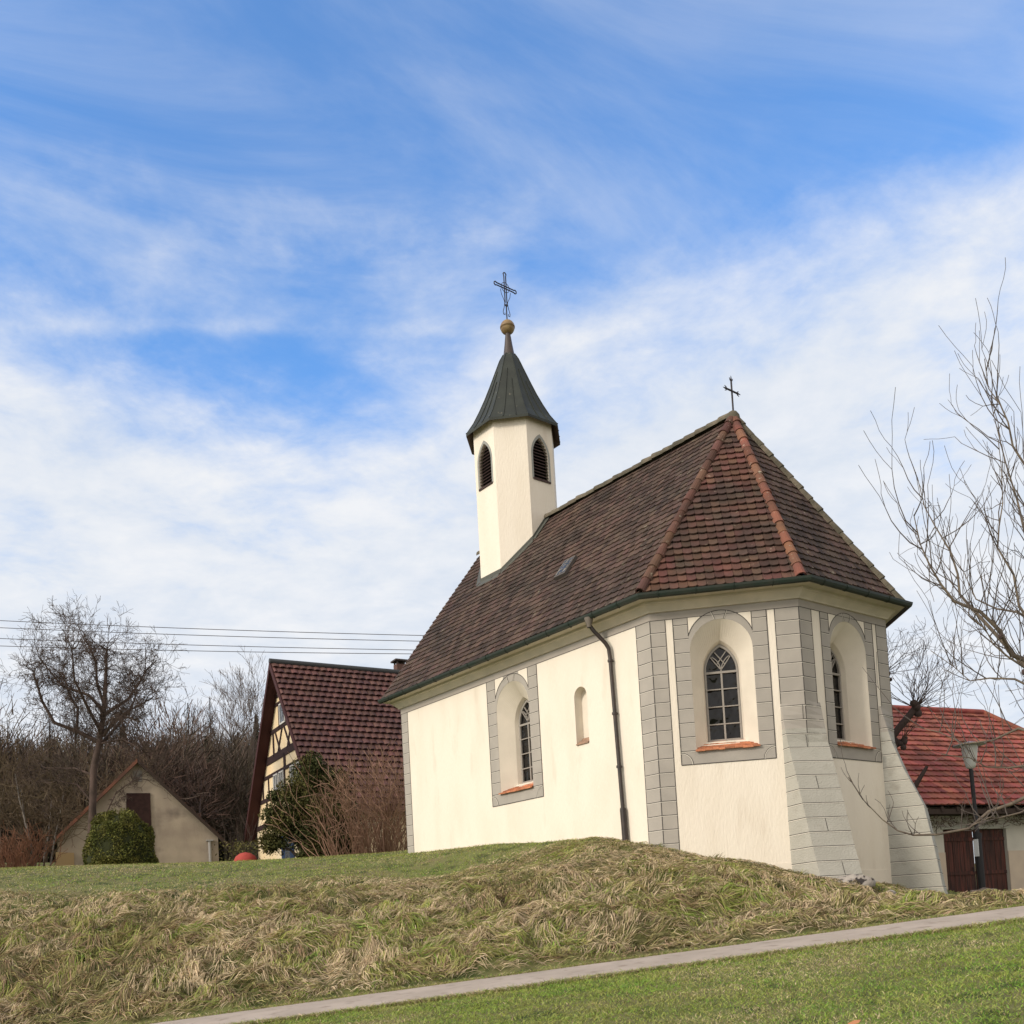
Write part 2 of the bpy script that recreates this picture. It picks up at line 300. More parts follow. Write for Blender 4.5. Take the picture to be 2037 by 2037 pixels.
# ------------------------------------------------------------------ setting: ground
def axis(segs):
    out = []
    for a, b, n in segs: out += list(np.linspace(a, b, n, endpoint=False))
    return np.array(out + [segs[-1][1]])
gs = axis([(-900, -80, 14), (-80, -24, 24), (-24, 18, 300), (18, 60, 24), (60, 900, 14)])
gt = axis([(-60, -4, 8), (-4, 5, 14), (5, 24, 190), (24, 50, 80), (50, 170, 40), (170, 1800, 20)])
SS, TT = np.meshgrid(gs, gt); ZZ = ground(SS, TT)
def np_mesh(name, V, Fq, mats, tri=None, mi=None, smooth=False, parent=None):
    me = bpy.data.meshes.new(name); me.vertices.add(len(V)); me.vertices.foreach_set('co', np.ascontiguousarray(V, dtype=np.float32).ravel())
    nq = len(Fq); nt = 0 if tri is None else len(tri)
    loops = np.concatenate([Fq.ravel(), tri.ravel() if nt else np.zeros(0, int)]).astype(np.int32)
    me.loops.add(len(loops)); me.loops.foreach_set('vertex_index', loops)
    me.polygons.add(nq+nt); st_ = np.concatenate([np.arange(nq)*4, nq*4+np.arange(nt)*3]).astype(np.int32)
    me.polygons.foreach_set('loop_start', st_)
    if mi is not None: me.polygons.foreach_set('material_index', mi.astype(np.int32))
    me.polygons.foreach_set('use_smooth', np.full(nq+nt, smooth))
    for m in (mats if isinstance(mats, (list, tuple)) else [mats]): me.materials.append(m)
    me.update(calc_edges=True); me.validate()
    o = bpy.data.objects.new(name, me); COL.objects.link(o)
    if parent: o.parent = parent
    return o
def toW(s, t, z):
    return np.stack([CAM.x + R0.x*s + FHD.x*t, CAM.y + R0.y*s + FHD.y*t, z], -1)
gy, gx = SS.shape
idx = np.arange(gx*gy).reshape(gy, gx)
Fq = np.stack([idx[:-1, :-1], idx[:-1, 1:], idx[1:, 1:], idx[1:, :-1]], -1).reshape(-1, 4)
SOIL = mat('turf_soil', (0.13, 0.16, 0.045), 0.95, (0.17, 0.15, 0.075), 0.9, 0.8, 9, col3=(0.05, 0.07, 0.018), scale3=2.2, lo3=0.5, hi3=0.65)
g = np_mesh('ground', toW(SS.ravel(), TT.ravel(), ZZ.ravel()), Fq, SOIL, smooth=True); tag(g, kind='structure')
ps = np.linspace(-40, 40, 161); pt = np.linspace(11.4, 13.0, 9)
P1, P2 = np.meshgrid(ps, pt)
edge = (vnoise(P1*2.3, P2*0+4)-.5)*.10*((P2 < 11.45)*1.0-(P2 > 12.95)*1.0) + (vnoise(P1*7.3, P2*0+9)-.5)*.05*((P2 < 11.45)*1.0-(P2 > 12.95)*1.0)
PZ = PATHZ(np.clip(P1, -20, 20), P2+edge)+.012+.02*(1-((P2-12.2)/.8)**2)
idx = np.arange(P1.size).reshape(P1.shape); Fp = np.stack([idx[:-1, :-1], idx[:-1, 1:], idx[1:, 1:], idx[1:, :-1]], -1).reshape(-1, 4)
ASPH = mat('worn_path_surface', (0.46, 0.40, 0.35), 0.95, (0.38, 0.33, 0.285), 1.6, 0.6, 60, col3=(0.24, 0.195, 0.16), scale3=5, lo3=0.55, hi3=0.8)
po = np_mesh('path', toW(P1.ravel(), (P2+edge).ravel(), PZ.ravel()), Fp, ASPH, smooth=True); tag(po, kind='structure')

# ------------------------------------------------------------------ grass (nobody could count it)
def blades(name, s, t, L_, W_, ang, lean, mats, lift=0.0, zoff=0.0, mi=None, segs=3):
    n = len(s); z = ground(s, t) + zoff
    P = toW(s, t, z)
    d = np.cos(ang)[:, None]*np.array([R0.x, R0.y, 0]) + np.sin(ang)[:, None]*np.array([FHD.x, FHD.y, 0])
    side = -np.sin(ang)[:, None]*np.array([R0.x, R0.y, 0]) + np.cos(ang)[:, None]*np.array([FHD.x, FHD.y, 0])
    tw = np.random.uniform(-.9, .9, n)[:, None]; side = side*np.cos(tw) + np.array([0, 0, 1.])*np.sin(tw)
    V = np.empty((n, 2*segs+1, 3))
    for k in range(segs+1):
        f = k/segs
        hor = L_*(f*lean + (1-lean)*f*f*.5); ver = L_*(1-lean)*(f - .35*f*f) + L_*lean*np.sin(np.pi*f*.9)*lift
        c = P + d*hor[:, None] + np.array([0, 0, 1.])*ver[:, None]
        # keep lying blades on the slope
        if lean.mean() > .45:
            s2 = s + np.cos(ang)*hor; t2 = t + np.sin(ang)*hor; c[:, 2] = np.maximum(c[:, 2], 0*c[:, 2]-99)
            c[:, 2] = ground(s2, t2) + zoff + ver + .012
        w = (W_*(1-.55*f))[:, None]*.5
        if k < segs: V[:, 2*k] = c - side*w; V[:, 2*k+1] = c + side*w
        else: V[:, 2*segs] = c
    base = (np.arange(n)*(2*segs+1))[:, None]
    q = np.concatenate([base + np.array([2*k, 2*k+1, 2*k+3, 2*k+2]) for k in range(segs-1)], 0)
    tr = base + np.array([2*segs-2, 2*segs-1, 2*segs])
    mm = None
    if mi is not None: mm = np.concatenate([np.tile(mi, segs-1), mi])
    return np_mesh(name, V.reshape(-1, 3), q, mats, tri=tr, mi=mm)
G_GREEN = mat('grass_green', (0.28, 0.36, 0.075), 0.7, (0.42, 0.43, 0.13), 1.4, island=0.4, hue=0.02, transl=0.25)
G_LIME = mat('grass_bright', (0.20, 0.38, 0.055), 0.7, (0.34, 0.45, 0.08), 2.0, island=0.35, hue=0.02, transl=0.25)
G_YELLOW = mat('grass_yellow', (0.47, 0.42, 0.19), 0.8, (0.39, 0.38, 0.16), 1.5, island=0.4, hue=0.012, transl=0.25)
G_STRAW = mat('grass_straw', (0.68, 0.56, 0.38), 0.85, (0.52, 0.42, 0.29), 1.2, island=0.4, hue=0.01, transl=0.2)
G_DARK = mat('grass_dark', (0.14, 0.15, 0.06), 0.8, (0.20, 0.18, 0.08), 2.0, island=0.4, hue=0.02, transl=0.2)
G_BROWN = mat('grass_brown', (0.44, 0.32, 0.21), 0.9, (0.33, 0.235, 0.15), 2.0, island=0.4, hue=0.01, transl=0.15)
GM = [G_GREEN, G_LIME, G_YELLOW, G_STRAW, G_DARK, G_BROWN]
U = np.random.uniform
def pick(W):
    W = np.clip(W, 0.001, None); c = np.cumsum(W/W.sum(1, keepdims=True), 1); r = U(0, 1, len(W))[:, None]
    return (r > c).sum(1).clip(0, W.shape[1]-1)
DENS = 1.0
# front lawn
n = int(175000*DENS); t = 5.4 + (11.38-5.4)*U(0, 1, n)**.75; s = U(-.47, .60, n)*(t+1.2)*1.08; ok = (t > 7.2) | (s > .5); s, t = s[ok], t[ok]; n = len(s)
a = fbm(s*.55+2, t*.8, 3); b = fbm(s*1.6, t*1.6+8, 3)
W = np.stack([1.0+0*a, np.clip((b-.45)*7, .1, 2.4)+sstep(s, 0, 5)*.9, np.clip((a-.47)*7, .03, 1.9), np.clip((a-.58)*7, .01, 1.2), .22+0*a, .03+0*a], 1)
ln = U(.025, .075, n)*(.7+.6*b)
gl = blades('front_lawn', s, t, ln, U(.004, .009, n), U(0, 6.28, n), np.clip(np.random.normal(.42, .15, n), .05, .44), GM, mi=pick(W), segs=2); tag(gl, 'short bright green lawn in front of the path', 'grass', kind='stuff')
# matted long grass on the bank
n = int(230000*DENS); t = 13.05 + 9.3*U(0, 1, n)**1.0; s = U(-.56, .56, n)*(t+1.0)
hmap = fbm(s*1.1+3, t*1.25+1, 3)*.6+np.abs(fbm(s*2.3+7, t*2.9, 3)-.5)*2.2+.3*fbm(s*5.4, t*6.2, 2)
ok = (bankmask(s, t) > U(.02, .9, n))
s, t, hmap = s[ok], t[ok], hmap[ok]; n = len(s)
flow = -1.35 + (fbm(s*.7+5, t*.7, 2)-.5)*5.5 + (fbm(s*2.6+1, t*2.6, 2)-.5)*4.0 + np.random.normal(0, .38, n)
a = fbm(s*.35+7, t*.5, 3); b = fbm(s*1.7+4, t*1.9, 3)
c = fbm(s*.9+11, t*1.3+2, 3)
W = np.stack([np.clip((b-.49)*9, .05, 1.6)*.85, np.clip((b-.60)*9, 0, 1)*.4, .22+np.clip((.55-c)*3, 0, .7), np.clip((c-.38)*10, .18, 2.8), np.clip((.46-b)*9, .03, 1.6)+np.clip((.62-hmap)*6, 0, 2.6), np.clip((.48-c)*6, .06, 1.1)+.12], 1)
ln = U(.14, .40, n)*(.65+.6*b); topfade = 1-sstep(t, 16.5, 20.5)*.68; ln = ln*topfade*(1-.55*sstep(s, 5.0, 8.0))
up = np.clip(np.random.normal(.86, .09, n), .5, .98)
gb = blades('matted_grass', s, t, ln, U(.008, .017, n), flow, up, GM, lift=.22, mi=pick(W), segs=3); tag(gb, 'long matted straw and green grass lying on the bank below the chapel', 'grass', kind='stuff')
# upright tufts on the bank
nt_ = 380; ts = 13.3 + 7.5*U(0, 1, nt_); ss = U(-.54, .54, nt_)*(ts+1)
kk = np.repeat(np.arange(nt_), 34); n = len(kk); rad = np.abs(np.random.normal(0, .07, n)); th = U(0, 6.28, n)
s = ss[kk]+rad*np.cos(th); t = np.clip(ts[kk]+rad*np.sin(th), 13.08, 99); ok = bankmask(s, t) > .3; s, t, th, kk = s[ok], t[ok], th[ok], kk[ok]; n = len(s)
tone = U(0, 1, nt_)[kk]
W = np.stack([.5*(tone < .5)+.05, .15*(tone < .3), .5+0*tone, .6*(tone > .45)+.05, .7*(tone < .35)+.1, .35*(tone > .7)+.05], 1)
lnt = (U(.10, .30, nt_)[kk])*U(.6, 1.1, n)
gtf = blades('grass_tufts', s, t, lnt, U(.006, .012, n), np.where(U(0, 1, n) < .6, -1.3+np.random.normal(0, .8, n), th), np.clip(np.random.normal(.40, .12, n), .1, .44), GM, mi=pick(W), segs=3); tag(gtf, 'scattered upright tufts of long grass on the bank', 'grass', kind='stuff')
# fringe and upper lawn
n = int(120000*DENS); t = 18.5 + 14*U(0, 1, n)**.9; s = U(-.60, .60, n)*(t+1); ok = (1-bankmask(s, t) > U(.1, .8, n)); s, t = s[ok], t[ok]
X = toW(s, t, 0*s); ok = ~((X[:, 0] > -9.75) & (X[:, 0] < .3) & (X[:, 1] > -3.55) & (X[:, 1] < 3.6)) & ~((X[:, 0] > -1) & (X[:, 0] < 2.4) & (np.abs(X[:, 1]) < 2.7)); s, t = s[ok], t[ok]; n = len(s)
a = fbm(s*.4+1, t*.6, 3); b = fbm(s*1.5, t*1.5+8, 3)
W = np.stack([.9+0*a, np.clip((b-.5)*5, 0, 1), np.clip((a-.42)*6, .12, 1.5), np.clip((a-.5)*5, .05, .9), .25+0*a, .08+0*a], 1)
gu = blades('upper_lawn', s, t, U(.04, .11, n)*(.7+.6*b), U(.008, .016, n), U(0, 6.28, n), np.clip(np.random.normal(.4, .15, n), .05, .44), GM, mi=pick(W), segs=2); tag(gu, 'short green meadow grass on the level ground beside the chapel', 'grass', kind='stuff')
# verge along both path edges
n = 42000; s0_ = U(-.5, .6, n)*13; side_ = U(0, 1, n) < .5; t = np.where(side_, 11.44-np.abs(np.random.normal(0, .07, n))+.10*(vnoise(s0_*1.3, s0_*0+3)>.62)*U(0, 1, n), 12.94+np.abs(np.random.normal(0, .08, n))); s = s0_
gv = blades('path_verge', s, t, U(.05, .14, n), U(.005, .011, n), U(0, 6.28, n), np.clip(np.random.normal(.35, .15, n), .05, .44), GM, mi=pick(np.tile([[.8, .5, .6, .5, .4, .3]], (n, 1))), segs=2); tag(gv, 'ragged grass fringe along both edges of the path', 'grass', kind='stuff')

# ================================================================== chapel
chapel = empty('chapel', (0, 0, -1.0), label='white rendered village chapel with brown tiled roof, grey painted corner stones and slim bell turret', cat='chapel')
CH = Vector((0, 0, 1.0))     # children are modelled in world coordinates, the Empty sits at the foot
def cb(mb, name, mats, parent=None):
    if parent is None:
        o = mb.build(name, mats, chapel); o.location = CH; return o
    return mb.build(name, mats, parent)
HB, HM, HT = 4.633, 4.79, 4.99      # band bottom, moulding bottom, moulding top
PA, PC, PD, PE, PG, PB = [Vector(p) for p in ((-9.6, -3.5), (0, -3.5), (2.2, -1.5), (2.3, 1.57), (0.05, 3.5), (-9.6, 3.5))]
class Face:
    def __init__(s, a, b):
        s.a = Vector((a.x, a.y, 0)); d = b-a; s.len = d.length; d.normalize(); s.d = Vector((d.x, d.y, 0)); s.n = Vector((d.y, -d.x, 0))
    def P(s, h, z, o=0.0): return s.a + s.d*h + Vector((0, 0, z)) + s.n*o
FN, F1, F2, F3, FS, FW = Face(PA, PC), Face(PC, PD), Face(PD, PE), Face(PE, PG), Face(PG, PB), Face(PB, PA)
def arch(half, z0, zs, za, n=10, h0=0.0):
    """pointed arch outline, counter clockwise from bottom left -> bottom right -> over the top"""
    H = za-zs; k = (H*H-half*half)/(2*half); r = half+k
    pts = [(h0-half, z0), (h0+half, z0)]
    a1 = math.atan2(H, k) if k > -half else math.pi/2
    a1 = math.asin(min(1, H/r)) if k >= 0 else math.pi-math.asin(min(1, H/r))
    right = [(h0-k+r*math.cos(a1*i/n), zs+r*math.sin(a1*i/n)) for i in range(n+1)]
    left = [(2*h0-x, z) for x, z in right[:-1]][::-1]
    return pts + right + left
def strip(mb, face, p, q, w, mi, o):
    p = Vector(p); q = Vector(q); d = (q-p).normalized(); nn = Vector((-d.y, d.x))*w/2
    a, b, c, e = p-nn, q-nn, q+nn, p+nn
    lo = [face.P(x.x, x.y, o-.004) for x in (a, b, c, e)]; hi = [face.P(x.x, x.y, o) for x in (a, b, c, e)]
    mb.hexa(lo, hi, mi)
def pline(mb, face, pts, w, mi, o):
    for i in range(len(pts)-1): strip(mb, face, pts[i], pts[i+1], w, mi, o)
def arcpts(c, r, a0, a1, n=10): return [(c[0]+r*math.cos(a0+(a1-a0)*i/n), c[1]+r*math.sin(a0+(a1-a0)*i/n)) for i in range(n+1)]

WINS = [(FN, 4.98, 0.975, 1.50), (F1, 1.40, 0.9375, 1.60), (F2, 1.60, 0.92, 1.60), (F3, 1.45, 0.9375, 1.6)]
OH, IH = 0.625, 0.345
walls = MB()
def wall_face(face, h0, h1, holes, z0=-2.2, z1=5.0):
    outer = [(h0, z0), (h1, z0), (h1, z1), (h0, z1)]
    walls.poly([outer]+holes, lambda h, z: face.P(h, z), 0)
NICHE = arch(0.205, 2.47, 3.55, 3.77, 8, 7.39)
for face in (FN, F1, F2, F3):
    holes = []
    for w in WINS:
        if w[0] is face:
            holes.append(arch(OH, w[3]+.27, w[3]+2.31, w[3]+2.94, 18, w[1]))
    if face is FN: holes.append(NICHE)
    wall_face(face, 0, face.len, holes)
wall_face(FS, 0, FS.len, []); wall_face(FW, 0, FW.len, [])
walls.add([FW.P(0, 5.0), FW.P(FW.len, 5.0), FW.P(FW.len/2, 9.95)], [(0, 1, 2)])
# splayed reveals
D1, D2 = .36, .50
for face, h0, fh, zf in WINS:
    o = arch(OH, zf+.27, zf+2.31, zf+2.94, 18, h0); i1 = arch(IH+.04, zf+.49, zf+1.98, zf+2.60, 18, h0); i2 = arch(IH, zf+.5, zf+1.98, zf+2.54, 18, h0)
    n = len(o); vs = [face.P(h, z) for h, z in o] + [face.P(h, z, -D1) for h, z in i1] + [face.P(h, z, -D2) for h, z in i2]
    walls.add(vs, [(k, (k+1) % n, n+(k+1) % n, n+k) for k in range(n)] + [(n+k, n+(k+1) % n, 2*n+(k+1) % n, 2*n+k) for k in range(n)], 1)
n = len(NICHE); vs = [FN.P(h, z) for h, z in NICHE] + [FN.P(h, z, -.22) for h, z in NICHE]
walls.add(vs, [(k, (k+1) % n, n+(k+1) % n, n+k) for k in range(n)] + [tuple(range(n, 2*n))], 1)
# swollen plaster foot between the buttresses
wo = cb(walls, 'wall', [CREAM, WHITE])
foot = MB(); foot.hexa([F2.P(.5, -2.2), F2.P(2.45, -2.2), F2.P(2.45, -2.2, .16), F2.P(.5, -2.2, .16)], [F2.P(.5, -.72), F2.P(2.45, -.72), F2.P(2.45, -.72, .012), F2.P(.5, -.72, .012)])
foot.hexa([F1.P(1.6, -2.2), F1.P(2.7, -2.2), F1.P(2.7, -2.2, .10), F1.P(1.6, -2.2, .10)], [F1.P(1.6, -.52), F1.P(2.7, -.52), F1.P(2.7, -.52, .008), F1.P(1.6, -.52, .008)])
cb(foot, 'plinth', WHITE)

def surround(face, h0, fh, zf, name_parent):
    m = MB(); PO = .004
    op = arch(OH+.0005, zf+.2695, zf+2.31, zf+2.941, 18, h0)
    outer = [(h0-fh, zf), (h0+fh, zf), (h0+fh, HB), (h0-fh, HB)]
    m.poly([outer, op], lambda h, z: face.P(h, z, PO), 0)
    for e in ((0, 1), (1, 2), (3, 0)):
        a, b = outer[e[0]], outer[e[1]]; m.add([face.P(*a), face.P(*b), face.P(*b, PO), face.P(*a, PO)], [(0, 1, 2, 3)], 0)
    # arch band drawn over the grey frieze
    top = HB-zf; hx = OH+.012; za = zf+3.17; zs = zf+2.73
    rr0 = (.64**2+.46**2)/(2*.46)
    def oz(h):   # outer arc height at |h|
        return zf+3.12-rr0+math.sqrt(max(0, rr0*rr0-h*h))
    hs = [(-.64+1.28*i/28) for i in range(29)]
    up = [(h0+h, oz(h)) for h in hs]
    # spandrels in cream
    for sg in (-1, 1):
        xs = [.632-(.632-.30)*i/8 for i in range(9)]
        pl = [(h0+sg*x, oz(x)+.01) for x in xs if oz(x)+.01 < HB-.012]
        if len(pl) > 1:
            pl2 = [(h0+sg*.632, HB-.006)] + pl + [(pl[-1][0], HB-.006)]
            if sg > 0: pl2 = pl2[::-1]
            m.poly([pl2], lambda h, z: face.P(h, z, PO+.003), 1)
            strip(m, face, (h0+sg*.638, oz(.638)-.02), (h0+sg*.638, HB), .014, 2, PO+.006)
    capp = [p for p in up if p[1] > HB-.03]
    if len(capp) > 2: m.poly([[(capp[0][0], HB-.03)]+[(p[0], p[1]) for p in capp][::1]+[(capp[-1][0], HB-.03)]][0:1], lambda h, z: face.P(h, z, PO+.004), 0)
    pline(m, face, up, .014, 2, PO+.008)
    # joints on both posts
    z = zf+.27
    k = 0
    while z < HB-.05:
        for sg in (-1, 1):
            # inner end of the joint: opening edge or arch
            zz = z-zf
            if zz < 2.31: inn = OH
            elif zz < 2.72:
                inn = .64
            else: inn = .64
            a, b = h0+sg*fh, h0+sg*inn
            strip(m, face, (a, z+.008), (b, z+.008), .016, 2, PO+.005); strip(m, face, (a, z-.006), (b, z-.006), .010, 3, PO+.005)
        z += .29
    # border lines
    pline(m, face, [(h0-fh, HB), (h0-fh, zf), (h0+fh, zf), (h0+fh, HB)], .017, 2, PO+.006)
    # quarter rounds in the lower corners
    for sg in (-1, 1):
        a = [(h0+sg*(fh-.235*math.cos(q*math.pi/20)), zf+.0+.245*math.sin(q*math.pi/20)) for q in range(11)]
        pline(m, face, a, .011, 2, PO+.007)
        a = [(h0+sg*(fh-.222*math.cos(q*math.pi/20)), zf+.0+.232*math.sin(q*math.pi/20)) for q in range(11)]
        pline(m, face, a, .011, 3, PO+.007)
    for sg in (-1, 1):
        strip(m, face, (h0+sg*.085, zf+2.94), (h0+sg*.15, oz(.15)), .011, 2, PO+.012)
        strip(m, face, (h0+sg*.097, zf+2.94), (h0+sg*.162, oz(.162)), .009, 3, PO+.012)
    o = cb(m, 'painted_surround', [GREY, CREAM, LINE, HILITE]); return o
def window(face, h0, fh, zf):
    # bars
    m = MB(); z0, zs, za = zf+.5, zf+1.98, zf+2.54; o = -D2+.04
    out = arch(IH, z0, zs, za, 12, h0); inn = arch(IH-.038, z0+.05, zs, za-.055, 12, h0); n = len(out)
    for dd in (0,):
        vs = [face.P(h, z, o) for h, z in out]+[face.P(h, z, o) for h, z in inn]+[face.P(h, z, o-.05) for h, z in inn]
        m.add(vs, [(k, (k+1) % n, n+(k+1) % n, n+k) for k in range(n)]+[(n+k, n+(k+1) % n, 2*n+(k+1) % n, 2*n+k) for k in range(n)])
    def bar(p, q, w, oo=0.0): 
        p = Vector(p); q = Vector(q); d = (q-p).normalized(); nn = Vector((-d.y, d.x))*w/2
        c = [p-nn, q-nn, q+nn, p+nn]; m.hexa([face.P(x.x, x.y, o-.035) for x in c], [face.P(x.x, x.y, o+.004+oo) for x in c])
    bar((h0, z0), (h0, zs-.02), .036)
    for k, w in ((1, .024), (2, .022), (3, .022)): bar((h0-IH, z0+k*.365), (h0+IH, z0+k*.365), w, .002)
    bar((h0-IH, zs-.03), (h0+IH, zs-.03), .045, .003)
    # tracery: two curved lines and crossing bars
    H = za-zs
    for sg in (-1, 1):
        pa = [(h0+sg*(.0+ (IH-.02)*(1-math.cos(q*math.pi/2/8))*0.0), 0) for q in range(1)]
        lo = [(h0+sg*x, zs+.02+.40*math.sin(x/(IH)*math.pi*.5)) for x in (0, .05, .1, .15, .2)]
        bar((h0, zs+.02), (h0+sg*.17, zs+.25), .018); bar((h0+sg*.17, zs+.25), (h0+sg*.20, zs+.30), .018)
        bar((h0+sg*.085, zs+.135), (h0-sg*.115, zs+.40), .016)
        # lancet arcs over the two lights
        pts = arcpts((h0+sg*(.325-.36), zs), .36, 0, math.radians(58), 6) if sg > 0 else [(2*h0-x, z) for x, z in arcpts((h0+(.325-.36), zs), .36, 0, math.radians(58), 6)]
        pts2 = [(2*(h0+sg*.165)-x, z) for x, z in pts]
        for a_, b_ in zip(pts2[:-1], pts2[1:]): bar(a_, b_, .016)
    fr = cb(m, 'window_frame', FRAMEG)
    g_ = MB(); ga = arch(IH-.003, z0+.003, zs, za-.006, 12, h0); g_.poly([ga], lambda h, z: face.P(h, z, o-.045), 0)
    p = cb(g_, 'window_pane', GLASS, fr)
    # clay sill: four lapped courses of broken tile
    s_ = MB(); rnd = random.Random(int(h0*100))
    for r in range(5):
        f0, f1 = r/5, (r+1)/5+.05
        d0, d1 = .07-(.07+D2-.05)*f0, .07-(.07+D2-.05)*f1
        hw0 = OH+.02-(OH-IH)*max(0, -d0)/D2; hw1 = OH+.02-(OH-IH)*max(0, -d1)/D2
        zz0 = zf+.255+.235*f0+.012*r*0; zz1 = zf+.255+.235*f1
        x = -hw0
        while x < hw0-.01:
            w_ = min(rnd.uniform(.12, .22), hw0-x); j = rnd.uniform(-.008, .008); xa, xb = x, x+w_-.004
            xa1, xb1 = xa*hw1/hw0, xb*hw1/hw0
            lo = [face.P(h0+xa, zz0+j, d0), face.P(h0+xb, zz0+j, d0), face.P(h0+xb1, zz1+j-.02, d1), face.P(h0+xa1, zz1+j-.02, d1)]
            s_.hexa(lo, [v+Vector((0, 0, .032)) for v in lo]); x += w_
    cb(s_, 'window_sill', SILL)
for w in WINS:
    if w[0] is not F3:
        surround(*w, None)
    window(*w)
# niche sill
s_ = MB(); rnd = random.Random(5)
for r in range(3):
    for x in (-.2, -.07, .06):
        lo = [FN.P(7.39+x, 2.47+.05*r, .03-.09*r), FN.P(7.39+x+.128, 2.47+.05*r, .03-.09*r), FN.P(7.39+x+.128, 2.52+.05*r, -.10-.09*r if r < 1 else -.2), FN.P(7.39+x, 2.52+.05*r, -.10-.09*r if r < 1 else -.2)]
        s_.hexa(lo, [v+Vector((0, 0, .03)) for v in lo])
cb(s_, 'niche_sill', mat('niche_sill_clay', (0.42, 0.27, 0.19), 0.9, (0.3, 0.2, 0.15), 9))

# quoins (flat painted blocks, two faces round the corner)
def quoin(fa, ha, wa, fb, wb, name='quoin', zlo=-1.6):
    m = MB(); o = .003
    z = HB
    for face, h0, h1, sgn in ((fa, ha-wa, ha, 1), (fb, 0, wb, -1)):
        if face is None: continue
        lo = [face.P(h0, zlo), face.P(h1, zlo), face.P(h1, zlo, o), face.P(h0, zlo, o)]; hi = [v+Vector((0, 0, HB-zlo)) for v in lo]; m.hexa(lo, hi, 0)
        hb = h0 if sgn > 0 else h1
        strip(m, face, (hb, zlo), (hb, HB), .016, 1, o+.003)
        hc = h1-.004 if sgn > 0 else h0+.004
        strip(m, face, (hc, zlo), (hc, HB), .011, 1, o+.002)
        zz = HB-.27
        while zz > zlo:
            strip(m, face, (h0, zz+.008), (h1, zz+.008), .016, 1, o+.004); strip(m, face, (h0, zz-.006), (h1, zz-.006), .010, 2, o+.004); zz -= .29
    return cb(m, name, [GREY, LINE, HILITE])
quoin(None, 0, 0, FN, .33); quoin(FN, FN.len, .40, F1, .31); quoin(F1, F1.len, .475, F2, .40); quoin(F2, F2.len, .40, F3, .48)

# frieze band and moulded cornice
chain = [PB, PA, PC, PD, PE, PG, PB]
def offs(o, ext=0.0):
    pts = [PA, PC, PD, PE, PG, PB]; out = []
    n = len(pts)
    for i, p in enumerate(pts):
        a, b = pts[i-1], pts[(i+1) % n]; d1 = (p-a).normalized(); d2 = (b-p).normalized(); n1 = Vector((d1.y, -d1.x)); n2 = Vector((d2.y, -d2.x))
        bi = (n1+n2); k = o/(1+n1.dot(n2)); out.append(p+bi*k)
    return out
def sweep(mb, prof, mi=0, closed=True):
    rings = []
    for o, z in prof:
        rings.append([Vector((p.x, p.y, z)) for p in offs(o)])
    n = 6; vs = [v for r in rings for v in r]; fs = []
    for k in range(len(prof)-1):
        for i in range(n if closed else n-1): fs.append((k*n+i, k*n+(i+1) % n, (k+1)*n+(i+1) % n, (k+1)*n+i))
    mb.add(vs, fs, mi)
m = MB(); sweep(m, [(0, HB), (.006, HB), (.006, HM)]); 
for face in (FN, F1, F2, F3): strip(m, face, (0, HB), (face.len, HB), .010, 1, .010)
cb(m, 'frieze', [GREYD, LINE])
m = MB(); sweep(m, [(.006, HM), (.05, HM+.004), (.065, HM+.03), (.16, HM+.13), (.20, HM+.15), (.205, HM+.20), (.40, HM+.22)]); cb(m, 'cornice', mat('cornice_white', (0.64, 0.585, 0.49), 0.9, (0.56, 0.52, 0.44), 3, 0.2, 50))

